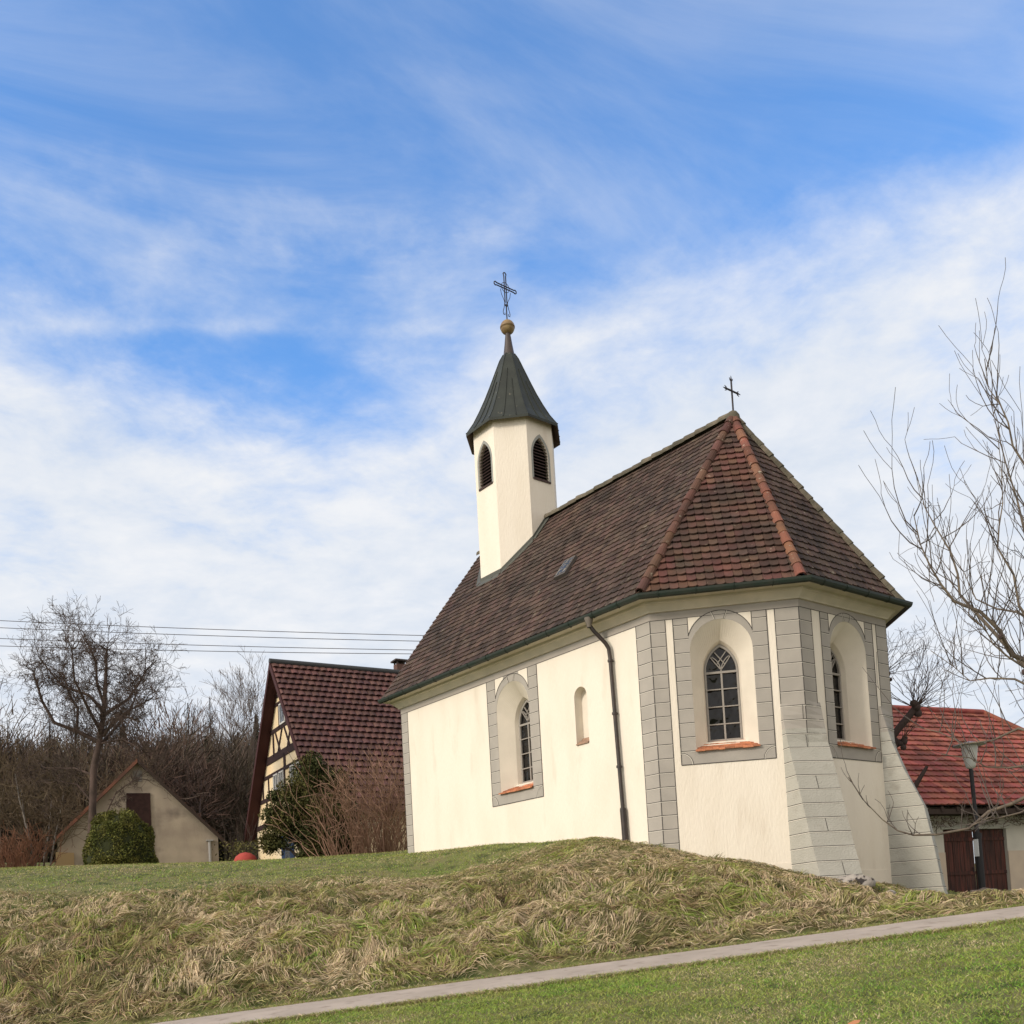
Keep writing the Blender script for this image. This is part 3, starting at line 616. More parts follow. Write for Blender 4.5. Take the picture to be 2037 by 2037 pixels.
# ------------------------------------------------ roof
EZ, AZ = 5.09, 10.07
ea = [Vector((x, y, EZ)) for x, y in ((-9.9, -3.95), (.19, -3.95), (2.47, -1.70), (2.60, 1.80), (.24, 3.95), (-9.9, 3.95))]
AP, RW = Vector((-.2, 0, AZ)), Vector((-10.12, 0, AZ))
def tiled(mb, e0, e1, t1, t0, tw, rh, mi, th=.020, lift=.028, rnd=None, round_=True, base=None, sagf=0.0):
    """lapped tiles on the slope e0-e1 (eave) to t0-t1 (top)"""
    ex = (e1-e0).normalized(); tmid = (t0+t1)/2; up = (tmid-e0); up -= ex*up.dot(ex); H = up.length; up.normalize(); nn = ex.cross(up)
    L = (e1-e0).length; a0 = (t0-e0).dot(ex); a1 = (t1-e0).dot(ex)
    if base is not None: mb.add([v-nn*.01 for v in (e0, e1, t1, t0)], [(0, 1, 2, 3)], base)
    rows = int(H/rh)+1; rnd = rnd or random.Random(1)
    for r in range(rows):
        s0 = r*H/rows; s1 = s0+H/rows*1.12; s1 = min(s1, H)
        f = s0/H; fm = min(1, (s0+H/rows*.5)/H); l = a0*fm; rr_ = L+(a1-L)*fm; x = l-((r % 2)*tw/2)
        while x < rr_:
            xa, xb = max(x, l)+.003, min(x+tw, rr_)-.003
            if xb-xa > .02:
                j = rnd.uniform(-.008, .008); jl = lift+rnd.uniform(-.006, .008); jr = lift+rnd.uniform(-.006, .008); w = xb-xa
                sag = sagf*(fbm(np.array([xa*.35]), np.array([s0*.35]), 2)[0]-.5) if sagf else 0
                P = lambda u, v, o: e0+ex*u+up*v+nn*(o+sag)
                if round_: bot = [(xa, s0+.035+j, jl), (xa+w*.22, s0+.006+j, jl+.003), (xa+w*.5, s0-.004+j, (jl+jr)/2+.004), (xa+w*.78, s0+.006+j, jr+.003), (xb, s0+.035+j, jr)]
                else: bot = [(xa, s0+j, jl), (xa+w*.25, s0+j, jl+.045), (xa+w*.5, s0+j, (jl+jr)/2+.06), (xa+w*.75, s0+j, jr+.045), (xb, s0+j, jr)]
                tp = [(xa, s1, .004), (xb, s1, .004)] if round_ else [(xa, s1, .004), (xa+w*.25, s1, .02), (xa+w*.5, s1, .028), (xa+w*.75, s1, .02), (xb, s1, .004)]
                k = len(bot); q = len(tp)
                vs = [P(*b) for b in bot]+[P(*b) for b in tp]+[P(b[0], b[1], b[2]-th-.012) for b in bot]
                if round_: fs = [(0, 1, 2, 3, 4, 6, 5)]
                else: fs = [(i, i+1, k+i+1, k+i) for i in range(k-1)]
                fs += [(k+q+i, k+q+i+1, i+1, i) for i in range(k-1)] + [(0, k, k+q), (k+q+k-1, k+q-1, k-1)]
                mb.add(vs, fs, mi, False)
            x += tw
m = MB()
tiled(m, ea[0], ea[1], AP, RW, .185, .215, 0, base=2, rnd=random.Random(3), sagf=.05)
tiled(m, ea[1], ea[2], AP, AP, .185, .215, 1, lift=.048, base=2, rnd=random.Random(4), sagf=.04)
tiled(m, ea[2], ea[3], AP, AP, .185, .215, 0, base=2, rnd=random.Random(5), sagf=.04)
tiled(m, ea[3], ea[4], AP, AP, .185, .215, 0, base=2, rnd=random.Random(6))
tiled(m, ea[4], ea[5], RW, AP, .185, .43, 0, base=2, rnd=random.Random(7))
cb(m, 'roof', [TILE, TILER, mat('roof_underlay', (0.03, 0.02, 0.018), 0.95)])
def ridge_line(name, a, b, n, r, mats, seed=0, mortar=False):
    m = MB(); rnd = random.Random(seed); d = (b-a); L = d.length; d.normalize(); side = d.cross(Vector((0, 0, 1))).normalized(); up = side.cross(d).normalized()
    for k in range(n):
        p0 = a+d*(L*k/n); p1 = a+d*(L*(k+1)/n+.05); r0 = r*rnd.uniform(1.03, 1.16); r1 = r*rnd.uniform(.84, .92); j = Vector((rnd.uniform(-.01, .01), rnd.uniform(-.01, .01), rnd.uniform(-.012, .012)))
        vs = []
        for p, q in ((p0+j, r0), (p1, r1)):
            for i in range(9):
                t_ = math.pi*(i/8*1.16-.08); vs.append(p+side*math.cos(t_)*q+up*(math.sin(t_)*q-.02))
        for i in range(9):
            t_ = math.pi*(i/8*1.16-.08); vs.append(p0+j+side*math.cos(t_)*(r0-.028)+up*(math.sin(t_)*(r0-.028)-.02))
        m.add(vs, [(i, i+1, 10+i, 9+i) for i in range(8)]+[(18+i, 19+i, i+1, i) for i in range(8)], 0, False)
    return cb(m, name, mats)
up3 = Vector((0, 0, .035))
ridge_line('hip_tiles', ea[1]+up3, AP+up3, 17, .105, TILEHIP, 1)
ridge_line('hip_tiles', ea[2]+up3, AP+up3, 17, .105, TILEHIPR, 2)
ridge_line('hip_tiles', ea[3]+up3, AP+up3, 17, .105, MORTAR, 3)
ridge_line('hip_tiles', ea[4]+up3, AP+up3, 17, .105, MORTAR, 4)
ridge_line('ridge_tiles', RW+up3, AP+up3*1.2, 28, .12, MORTAR, 5)
m = MB(); m.lathe(AP+Vector((0, 0, .02)), [(.17, -.10), (.15, .02), (.10, .09), (.03, .13), (0, .13)], 10); cb(m, 'ridge_cap', MORTAR)
# verge boards at the west gable
m = MB()
for sg in (-1, 1):
    a = Vector((-9.88, sg*3.93, EZ-.02)); b = Vector((-10.22, 0, AZ-.02)); c = Vector((-9.6, 0, AZ-.03)); d = Vector((-9.6, sg*3.93, EZ-.03))
    vv = [a, b, c, d]; m.hexa([v-Vector((0, 0, .09)) for v in vv], [v-Vector((0, 0, .02)) for v in vv])
cb(m, 'verge_soffit', mat('verge_wood', (0.10, 0.08, 0.07), 0.9))
# gutter: open half round trough swept along the eaves
m = MB(); go = .455
prof = [(go-.075, 5.085), (go-.075, 5.03), (go-.05, 4.985), (go, 4.965), (go+.05, 4.985), (go+.072, 5.03), (go+.08, 5.075), (go+.066, 5.07), (go+.04, 5.0), (go, 4.985), (go-.04, 5.0), (go-.06, 5.07)]
ring = []
gp = [[Vector((p.x, p.y, z)) for p in offs(o)] for o, z in prof]
for r in gp: r[0] = Vector((-9.95, r[0].y, r[0].z)); r[5] = Vector((-9.95, r[5].y, r[5].z))
vs = [v for r in gp for v in r]; k = len(prof)
m.add(vs, [(a*6+i, a*6+i+1, ((a+1) % k)*6+i+1, ((a+1) % k)*6+i) for a in range(k) for i in range(5)])
m.add([gp[a][0] for a in range(k)], [tuple(range(7))+tuple(range(7, 12))])
# brackets
for face, L in ((FN, 9.6), (F1, 2.97), (F2, 3.07)):
    for i in range(int(L/.75)+1):
        h = .2+i*.75
        if h < L: m.tube([face.P(h, 5.08, go-.08), face.P(h, 5.0, go-.07), face.P(h, 4.955, go), face.P(h, 5.0, go+.07), face.P(h, 5.085, go+.085)], .008, 4)
cb(m, 'gutter', GUTTER)
m = MB(); px_ = -1.32
m.tube([(px_, -3.955, 4.99), (px_, -3.955, 4.86), (px_+.04, -3.86, 4.72), (px_+.16, -3.66, 4.46), (px_+.19, -3.60, 4.34), (px_+.2, -3.585, 4.1), (px_+.305, -3.585, .80)], .043, 10)
m.tube([(px_+.303, -3.585, .86), (px_+.33, -3.585, -.1)], .066, 10)
for z, dx in ((4.05, .2), (2.9, .235), (1.75, .268), (.84, .303)):
    m.tube([(px_+dx, -3.585, z), (px_+dx, -3.585, z+.05)], .06, 10); m.box((px_+dx, -3.535, z+.025), (.03, .08, .03))
dp = cb(m, 'downpipe', PIPE)
m = MB(); m.lathe((px_, -3.955, 4.80), [(.05, 0), (.06, .06), (.10, .19), (.10, .21)], 12); cb(m, 'hopper', mat('hopper_grey', (0.16, 0.14, 0.12), 0.6), dp)

# roof light
m = MB(); ex = Vector((1, 0, 0)); upn = Vector((0, 3.95, AZ-EZ)).normalized(); nn = ex.cross(upn)
def RP(x, yy, o): 
    s_ = (yy+3.95)/upn.y; return Vector((x, -3.95, EZ))+upn*s_+nn*o
A4 = [(-3.84, -2.55), (-3.44, -2.55), (-3.44, -2.14), (-3.84, -2.14)]
m.hexa([RP(*p, .02) for p in A4], [RP(*p, .10) for p in A4]); sk = cb(m, 'roof_light', mat('roof_light_frame', (0.10, 0.09, 0.085), 0.6))
m = MB(); A5 = [(-3.80, -2.51), (-3.48, -2.51), (-3.48, -2.18), (-3.80, -2.18)]
m.hexa([RP(*p, .09) for p in A5], [RP(*p, .106) for p in A5]); cb(m, 'pane', glassmat('roof_glass', (0.03, 0.035, 0.045), .1, 3), sk)

# ------------------------------------------------ buttresses
def buttress(corner, b, prof, hw, zb):
    b = Vector((b[0], b[1], 0)); q = Vector((-b.y, b.x, 0)); c = Vector((corner.x, corner.y, 0)); m = MB()
    def P(p, z, s): return c+b*p+q*(s*hw)+Vector((0, 0, z))
    pr = sorted(prof, key=lambda x: -x[1])   # (p,z) from top down
    back = -.75
    zt, zc = pr[0][1], pr[0][1]-.85        # the flat face grows out of the corner between zt and zc
    def side_p(p, z): 
        f = min(1, max(0, (zt-z)/.85)); return -.192*(1-f)+p*f
    zs = sorted(set([z for _, z in pr]+[zt-.85*k/6 for k in range(7)]), reverse=True)
    def pz0(z):
        for (p0, z0), (p1, z1) in zip(pr[:-1], pr[1:]):
            if z1 <= z <= z0: return p0+(p1-p0)*(z0-z)/(z0-z1)
        return pr[-1][0]
    cols = []
    for z in zs:
        p = pz0(z); cols.append([P(back, z, -1), P(side_p(p, z), z, -1), P(max(p, .004), z, 0), P(side_p(p, z), z, 1), P(back, z, 1)])
    n = len(cols); vs = [v for c_ in cols for v in c_]
    fs = [(i*5+j, (i+1)*5+j, (i+1)*5+j+1, i*5+j+1) for i in range(n-1) for j in range(4)]
    for i in range(n-1): m.add([v for c_ in cols[i:i+2] for v in c_], [(j, 5+j, 6+j, j+1) for j in range(4)], 3 if zs[i] > zt-.55 else 0)
    def pz(z):
        for (p0, z0), (p1, z1) in zip(pr[:-1], pr[1:]):
            if z1 <= z <= z0: return p0+(p1-p0)*(z0-z)/(z0-z1)
        return pr[-1][0]
    z = HB-.27; rnd = random.Random(int(zb*10))
    while z > pr[0][1]: z -= .29
    row = 0
    while z > zb:
        p = pz(z); e = .005
        for dz, mi in ((.007, 1), (-.008, 2)):
            for s_ in (-1, 1):
                a0, a1 = P(-.6, z+dz, s_)+q*s_*.0, P(side_p(p, z+dz), z+dz, s_)
                lo = [a0-Vector((0, 0, .006)), a1-Vector((0, 0, .006)), a1+Vector((0, 0, .006)), a0+Vector((0, 0, .006))]
                m.hexa(lo, [v+q*s_*e for v in lo], mi)
            for s0_, s1_ in ((-1, 0), (0, 1)):
                def PF(zz, s_):
                    pp = pz(zz); return P(max(pp, .004), zz, 0) if s_ == 0 else P(side_p(pp, zz), zz, s_)
                lo = [PF(z+dz-.006, s0_), PF(z+dz-.006, s1_), PF(z+dz+.006, s1_), PF(z+dz+.006, s0_)]; m.hexa(lo, [v+b*.006 for v in lo], mi)
        if row % 3 == 2 or row in (0, 1, 8):
            s0 = rnd.uniform(-.25, .25); p2 = pz(z-.29)
            a, c2 = P(p, z, s0/hw), P(p2, z-.28, s0/hw); lo = [a-q*.005, a+q*.005, c2+q*.005, c2-q*.005]; m.hexa(lo, [v+b*.004 for v in lo], 1)
        z -= .29; row += 1
    return cb(m, 'buttress', [STONE, LINE, HILITE, GREY])
buttress(PD, (.908, -.419), [(.0, 2.72), (.0, 1.87), (.17, 1.35), (.41, .55), (.62, -.2), (.87, -.95), (.95, -1.9)], .45, -1.6)
buttress(PE, (.913, .408), [(0.0, 2.82), (0.0, 1.97), (.19, 1.4), (.40, .9), (.52, .6), (.66, -.3), (.76, -1.1), (.86, -1.6), (.9, -2.2)], .46, -1.4)

# ------------------------------------------------ bell turret
TX, TY, TR = -8.0, -.12, 1.14
def octv(r, z, k): a = R(-112.5+45*k); rr = r/math.cos(math.pi/8); return Vector((TX+rr*math.cos(a), TY+rr*math.sin(a), z))
m = MB(); TZ = 13.06
tfaces = []
for k in range(8):
    a, b = octv(TR, 0, k), octv(TR, 0, k+1); f = Face(Vector((a.x, a.y)), Vector((b.x, b.y))); tfaces.append(f)
    outer = [(0, 7.6), (f.len, 7.6), (f.len, TZ), (0, TZ)]
    if k % 2 == 0:
        oa = arch(.285, 11.16, 11.88, 12.42, 10, f.len/2); m.poly([outer, oa], lambda h, z: f.P(h, z)); n = len(oa)
        m.add([f.P(h, z) for h, z in oa]+[f.P(h, z, -.14) for h, z in oa], [(i, (i+1) % n, n+(i+1) % n, n+i) for i in range(n)], 0)
    else: m.poly([outer], lambda h, z: f.P(h, z))
tur = cb(m, 'bell_turret', CREAM)
for k in (0, 2, 4, 6):
    f = tfaces[k]; c = f.len/2; m = MB()
    oa = arch(.285, 11.16, 11.88, 12.42, 10, c); m.add([f.P(h, z, -.13) for h, z in oa], [tuple(range(len(oa)))], 1)
    z = 11.20
    while z < 12.32:
        hw = .28 if z < 11.86 else .28*math.sqrt(max(.02, 1-((z-11.86)/.56)**1.6))
        lo = [f.P(c-hw, z, -.02), f.P(c+hw, z, -.02), f.P(c+hw, z+.075, -.11), f.P(c-hw, z+.075, -.11)]; m.hexa(lo, [v+Vector((0, 0, .016)) for v in lo]); z += .092
    m.box(f.P(c, 11.155, -.03), (.64, .12, .05), 0, (f.d, f.n, Vector((0, 0, 1))))
    cb(m, 'louvre', [SLAT, BLACKI], tur)
    m = MB(); ob = arch(.350, 11.14, 11.88, 12.52, 10, c); oa = arch(.287, 11.159, 11.88, 12.422, 10, c)
    n = len(oa); m.add([f.P(h, z, .006) for h, z in oa]+[f.P(h, z, .006) for h, z in ob], [(i, i+1, n+i+1, n+i) for i in range(1, n-1)]+[(n-1, 0, n, 2*n-1)])
    cb(m, 'louvre_surround', mat('louvre_grey', (0.30, 0.31, 0.30), 0.85), tur)
# spire: flared eight sided sheet roof with standing seams
prof = [(1.34, 12.90), (1.30, 12.94), (1.12, 13.22), (.93, 13.60), (.76, 13.98), (.60, 14.38), (.44, 14.80), (.28, 15.22), (.17, 15.42)]
m = MB(); vs = [octv(r, z, k) for r, z in prof for k in range(8)]
for i in range(len(prof)-1):
    for k in range(8):
        m.add([octv(prof[i][0], prof[i][1], k), octv(prof[i][0], prof[i][1], k+1), octv(prof[i+1][0], prof[i+1][1], k+1), octv(prof[i+1][0], prof[i+1][1], k)], [(0, 1, 2, 3)])
m.add([octv(1.34, 12.90, k) for k in range(8)]+[octv(1.34, 12.82, k) for k in range(8)], [(k, (k+1) % 8, 8+(k+1) % 8, 8+k) for k in range(8)])
for k in range(8): m.add([octv(1.34, 12.82, k), octv(1.34, 12.82, k+1), octv(1.1, 13.12, k+1), octv(1.1, 13.12, k)], [(3, 2, 1, 0)], 1)
for k in range(8):
    for fr_ in (0, .36, .70):
        if fr_ == 0: pts = [octv(r+.005, z, k) for r, z in prof]
        else: pts = [octv(r+.012, z, k).lerp(octv(r+.012, z, k+1), fr_+(.5-fr_)*.25*i/len(prof)) for i, (r, z) in enumerate(prof[:6 if fr_ > .5 else 7])]
        m.tube(pts, .013, 4, 0, smooth=False)
sp_ = cb(m, 'spire', [COPPER, mat('spire_soffit', (0.10, 0.075, 0.06), 0.8)], tur)
m = MB(); m.lathe((TX, TY, 0), [(.185, 15.38), (.17, 15.42), (.12, 15.75), (.075, 16.10)], 12); cb(m, 'spire_sleeve', BROWNM, tur)
m = MB(); m.lathe((TX, TY, 16.29), [(0, .225)]+[(.215*math.sin(a), .215*math.cos(a)) for a in [R(x) for x in range(12, 84, 12)]]+[(.222, .02), (.222, -.02)]+[(.215*math.sin(a), .215*math.cos(a)) for a in [R(x) for x in range(96, 180, 12)]], 24)
cb(m, 'spire_ball', OCHRE, tur)
# wrought iron cross with looped ends
m = MB(); cz_ = 17.52
def XP(y, z): return Vector((TX, TY+y, z))
m.tube([XP(0, 16.5), XP(0, 17.0)], .018, 6)
def loop(a, b, w):  # outline bar with looped end
    a = Vector(a); b = Vector(b); d = (b-a).normalized(); p = Vector((-d.y, d.x))
    L = [a+p*w, b-d*.10+p*w, b-d*.04+p*w*1.6, b+p*w*.6, b-p*w*.6, b-d*.04-p*w*1.6, b-d*.10-p*w, a-p*w]; m.tube([XP(v.x, v.y) for v in L], .018, 5)
loop((0, cz_), (0, 17.98), .035); loop((0, cz_), (.42, cz_), .035); loop((0, cz_), (-.42, cz_), .035); loop((0, cz_), (0, 16.95), .035)
ring_ = [(math.cos(q*math.pi/8)*.15, cz_+math.sin(q*math.pi/8)*.15) for q in range(17)]; m.tube([XP(*v) for v in ring_], .009, 5)
for sg in (-1, 1):
    m.tube([XP(sg*.19, cz_-.10), XP(sg*.16, cz_-.25), XP(sg*.07, cz_-.42), XP(sg*.05, cz_-.5)], .009, 5)
    m.tube([XP(sg*.04, cz_-.46), XP(sg*.08, cz_-.62), XP(sg*.13, cz_-.78), XP(sg*.12, cz_-.86), XP(sg*.06, cz_-.86), XP(sg*.07, cz_-.80)], .011, 5)
cb(m, 'spire_cross', IRON, tur)
# lead flashing collar round the turret foot
m = MB(); prevs = []
sl_ = (AZ-EZ)/3.95
for k in (-1, 0, 1, 2, 3):
    a, b = octv(TR+.015, 0, k % 8), octv(TR+.015, 0, (k+1) % 8); za, zb2 = AZ-abs(a.y)*sl_+.03, AZ-abs(b.y)*sl_+.03
    if a.y > 0.0: break
    if b.y > 0: b = a+(b-a)*((0-a.y)/(b.y-a.y)); zb2 = AZ+.05
    d = Vector((b.x-a.x, b.y-a.y, 0)).normalized(); n_ = Vector((d.y, -d.x, 0))
    lo = [Vector((a.x, a.y, za)), Vector((b.x, b.y, zb2)), Vector((b.x, b.y, zb2))+n_*.012, Vector((a.x, a.y, za))+n_*.012]
    m.hexa(lo, [v+Vector((0, 0, .10)) for v in lo])
    ou = [Vector((a.x, a.y, za)), Vector((b.x, b.y, zb2)), Vector((b.x, b.y, 0))+n_*.14, Vector((a.x, a.y, 0))+n_*.14]
    for i in (2, 3): ou[i].z = AZ-abs(ou[i].y)*sl_+.035
    m.hexa([v-Vector((0, 0, .01)) for v in ou], [v+Vector((0, 0, .02)) for v in ou])
cb(m, 'flashing', mat('lead', (0.085, 0.09, 0.08), 0.6), tur)
# cross on the ridge
m = MB(); B0 = AP+Vector((.02, 0, .1))
def YP(y, z): return B0+Vector((0, y, z))
m.tube([YP(0, 0), YP(0, .80)], .021, 6); m.tube([YP(-.23, .52), YP(.23, .52)], .021, 6)
for c_, d_ in (((0, .80), (0, 1)), ((-.23, .52), (-1, 0)), ((.23, .52), (1, 0))):
    d_ = Vector(d_); p_ = Vector((-d_.y, d_.x)); c_ = Vector(c_)
    m.tube([YP(*c_), YP(*(c_+d_*.09))], [.02, .004], 5)
    for sg in (-1, 1): m.tube([YP(*(c_-d_*.05)), YP(*(c_-d_*.02+p_*sg*.04)), YP(*(c_+d_*.03+p_*sg*.06))], [.013, .013, .006], 5)
cb(m, 'ridge_cross', IRON)

# ================================================================== other buildings
def local_building(name, s, t, z, ang_dir, **k):
    """Empty whose local X runs along the given (right, ahead) direction"""
    d = R0*ang_dir[0]+FHD*ang_dir[1]; return empty(name, S(s, t, z), math.atan2(d.y, d.x), **k)
RIDGE = (.917, .399)
# ---- half timbered farmhouse : local x along the ridge, y away from the chapel side, z up. origin under the gable ridge end
fs0, ft0 = -9.95, 42.0
farm = local_building('farmhouse', fs0, ft0, 1.3, (.866, .5), label='half-timbered farmhouse with steep dark red pantile roof behind the yew and the chapel', cat='house')
def fb(mb, name, mats, parent=farm): return mb.build(name, mats, parent)
FHZ = 9.15      # ridge above local origin
EHW, EZF = 5.2, 2.0   # half width to the eave edge, eave height
OCH = mat('ochre_plaster', (0.84, 0.66, 0.42), 0.9, (0.80, 0.70, 0.52), 1.0); TIMB = mat('dark_timber', (0.035, 0.02, 0.022), 0.85)
ROOFRED = mat('maroon_pantile', (0.125, 0.058, 0.050), 0.65, (0.09, 0.045, 0.042), 0.8, 0.2, 30, island=0.32, hue=0.01, spec=0.4)
sl = (FHZ-EZF)/EHW
m = MB(); WL, HWW = 13.0, 4.75
wz = FHZ-sl*HWW-.15
m.hexa([(.45, -HWW, -1), (WL, -HWW, -1), (WL, HWW, -1), (.45, HWW, -1)], [(.45, -HWW, wz), (WL, -HWW, wz), (WL, HWW, wz), (.45, HWW, wz)])
m.hexa([(.45, -HWW, wz), (.45, HWW, wz), (.45, 0, FHZ-.15)], [(WL, -HWW, wz), (WL, HWW, wz), (WL, 0, FHZ-.15)]); fb(m, 'wall', OCH)
# roof (viewer side y<0)
m = MB(); tiled(m, Vector((0, -EHW, EZF)), Vector((13.4, -EHW, EZF)), Vector((13.4, 0, FHZ)), Vector((0, 0, FHZ)), .31, .355, 0, th=.03, lift=.075, round_=False, base=1, rnd=random.Random(9))
tiled(m, Vector((13.4, EHW, EZF)), Vector((0, EHW, EZF)), Vector((0, 0, FHZ)), Vector((13.4, 0, FHZ)), .9, .6, 0, round_=False, base=1, rnd=random.Random(10))
fb(m, 'roof', [ROOFRED, mat('dark_batten', (.02, .012, .012), .9)])
m = MB()
for sg in (-1, 1):   # soffit / barge board
    a, b, c_, d_ = Vector((-.03, sg*EHW, EZF-.02)), Vector((-.03, 0, FHZ-.02)), Vector((.45, 0, FHZ-.02)), Vector((.45, sg*EHW, EZF-.02))
    m.hexa([v-Vector((0, 0, .12)) for v in (a, b, c_, d_)], [v-Vector((0, 0, .01)) for v in (a, b, c_, d_)])
    a2 = [Vector((-.06, sg*(EHW+.03), EZF-.22)), Vector((-.06, 0, FHZ-.28)), Vector((-.02, 0, FHZ-.28)), Vector((-.02, sg*(EHW+.03), EZF-.22))]
    m.hexa(a2, [v+Vector((0, 0, .32)) for v in a2])
fb(m, 'bargeboard', mat('maroon_board', (0.055, 0.018, 0.02), 0.7))
m = MB(); m.tube([(-.05, 0, FHZ+.05), (13.4, 0, FHZ+.05)], .13, 8); fb(m, 'ridge_tiles', mat('ridge_slate_grey', (.05, .055, .06), .6))
m = MB()
def tb(y0, z0, y1, z1, w=.16):
    p, q = Vector((0, y0, z0)), Vector((0, y1, z1)); d = (q-p).normalized(); n_ = Vector((0, -d.z, d.y))*w/2
    lo = [p-n_, q-n_, q+n_, p+n_]; m.hexa([v+Vector((.41, 0, 0)) for v in lo], [v+Vector((.46, 0, 0)) for v in lo])
def yw(z): return (FHZ-.2-z)/sl
zs_ = [7.6, 6.75, 5.35, 3.5, 2.15, .75]
for z, w in ((7.85, .13), (7.5, .13), (6.43, .17), (5.25, .34), (4.55, .15), (3.55, .17), (2.4, .22)): tb(-min(yw(z), HWW), z, min(yw(z), HWW), z, w)
for y in (-.62, .50): tb(y, 6.4, y, 7.5)
for y in (-1.5, 1.5): tb(y, 5.3, y, 6.4)
for y, y2 in ((-.9, -.1), (.9, .1), (-.5, -1.2), (.5, 1.2)): tb(y, 5.35, y2, 6.4, .11)
for y in (-.02,): tb(y, 4.6, y, 5.2, .26)
for y in (-3.4, -2.5, -1.6, -.75, .05, .85, 1.7, 2.5, 3.4): 
    tb(y, 3.6, y, 4.55, .11)
for y in (-2.9, -1.2, 1.2, 2.9): tb(y, 2.4, y, 3.5, .13)
tb(0, 7.5, 0, 7.8, .1)
fb(m, 'timber_framing', TIMB)
WH = mat('white_frame', (.62, .62, .62), .6); PANE = glassmat('house_glass', (.09, .11, .14), .8, 2)
def hwin(parent, c, w, h, X, N_, panes=2, frame=WH, pane=PANE):
    f = MB(); Z = Vector((0, 0, 1)); c = Vector(c)
    for dx, dz, a, b in ((-w/2, 0, .07, h), (w/2, 0, .07, h), (0, h/2, w+.07, .07), (0, -h/2, w+.07, .07)): f.box(c+X*dx+Z*dz, (a, .07, b), 0, (X, N_, Z))
    for k in range(1, panes): f.box(c+X*(-w/2+w*k/panes), (.06, .06, h-.07), 0, (X, N_, Z))
    o = f.build('window_frame', frame, parent); g2 = MB(); g2.box(c-N_*.015, (w-.06, .03, h-.06), 0, (X, N_, Z)); g2.build('pane', pane, o); return o
NG = Vector((-1, 0, 0)); YX = Vector((0, -1, 0))
hwin(farm, (.41, -.05, 6.95), .72, .85, YX, NG, 1)
for y in (-2.05, -1.18, .45, 1.28): hwin(farm, (.41, y, 4.05), .58, .82, YX, NG, 2)
SHUT = mat('blue_shutter', (.025, .05, .12), .6)
for y in (-3.35, -2.0, -.6, .6): 
    m = MB(); m.box((.42, y, 1.1), (.06, .5, 1.5)); fb(m, 'shutter', SHUT)
for y in (-2.7, 0): m = MB(); m.box((.42, y, 1.1), (.05, .75, 1.3)); fb(m, 'ground_window', PANE)
m = MB(); m.box((6.2, .3, FHZ+.05), (.42, .42, .9)); ch = fb(m, 'chimney', mat('chimney_brick', (.12, .07, .06), .9))
m = MB(); m.box((6.2, .3, FHZ+.67), (.62, .62, .07)); 
for a_ in (-.17, .17):
    for b_ in (-.17, .17): m.box((6.2+a_, .3+b_, FHZ+.57), (.06, .06, .15))
m.build('chimney_cap', mat('chimney_cap_dark', (.06, .05, .05), .8), ch)
# catslide dormer near the chapel corner
m = MB(); dz0 = 5.6
a, b, c_, d_ = Vector((9.0, -4.1, 4.3)), Vector((12.9, -4.1, 4.3)), Vector((12.9, -1.25, FHZ-sl*1.25+.05)), Vector((8.3, -1.25, FHZ-sl*1.25+.05))
tiled(m, a, b, c_, d_, .30, .33, 0, th=.03, lift=.05, round_=False, base=1, rnd=random.Random(11))
m.add([(9.3, -4.0, 4.25), (9.3, -4.0, FHZ-sl*4.0), (9.0, -1.4, FHZ-sl*1.4)], [(0, 1, 2)], 2); m.add([(9.3, -4.0, 4.25), (12.9, -4.0, 4.25), (12.9, -4.0, 3.2), (9.3, -4.0, 3.2)], [(0, 1, 2, 3)], 2)
fb(m, 'dormer', [ROOFRED, MATS['dark_batten'], mat('dormer_cheek', (.15, .075, .055), .9)])

# ---- old stone barn with gable to the lane
DU = 6.88; barn = local_building('stone_barn', -16.62, 44.0, 1.2, (.93, .367), label='weathered grey plastered barn with low gable and dark loft door behind the round bush', cat='barn')
BZ = 5.55; HWB = 3.38; bsl = 1.02
PL = mat('old_barn_plaster', (0.48, 0.41, 0.33), 0.95, (0.36, 0.305, 0.25), 1.1, 0.6, 12, col3=(0.19, 0.16, 0.14), scale3=0.8, lo3=0.55, hi3=0.72)
m = MB(); ew = BZ-bsl*HWB
outer = [(-HWB, -1), (HWB, -1), (HWB, ew), (0, BZ), (-HWB, ew)]
m.poly([outer], lambda x, z: Vector((x, 0, z))); m.add([(-HWB, 0, -1), (-HWB, 9, -1), (-HWB, 9, ew), (-HWB, 0, ew)], [(0, 1, 2, 3)]); m.add([(HWB, 0, -1), (HWB, 0, ew), (HWB, 9, ew), (HWB, 9, -1)], [(0, 1, 2, 3)])
m.build('wall', PL, barn)
m = MB(); BR = mat('old_red_tile', (0.24, 0.10, 0.065), .9, (0.12, 0.065, 0.05), 1.2, island=.35)
EO = HWB+.42
tiled(m, Vector((-EO, 9, BZ-bsl*EO+.14)), Vector((-EO, -.28, BZ-bsl*EO+.14)), Vector((0, -.28, BZ+.14)), Vector((0, 9, BZ+.14)), .2, .3, 0, round_=True, base=1, rnd=random.Random(12))
tiled(m, Vector((EO, -.28, BZ-bsl*EO+.14)), Vector((EO, 9, BZ-bsl*EO+.14)), Vector((0, 9, BZ+.14)), Vector((0, -.28, BZ+.14)), .2, .3, 0, round_=True, base=1, rnd=random.Random(13))
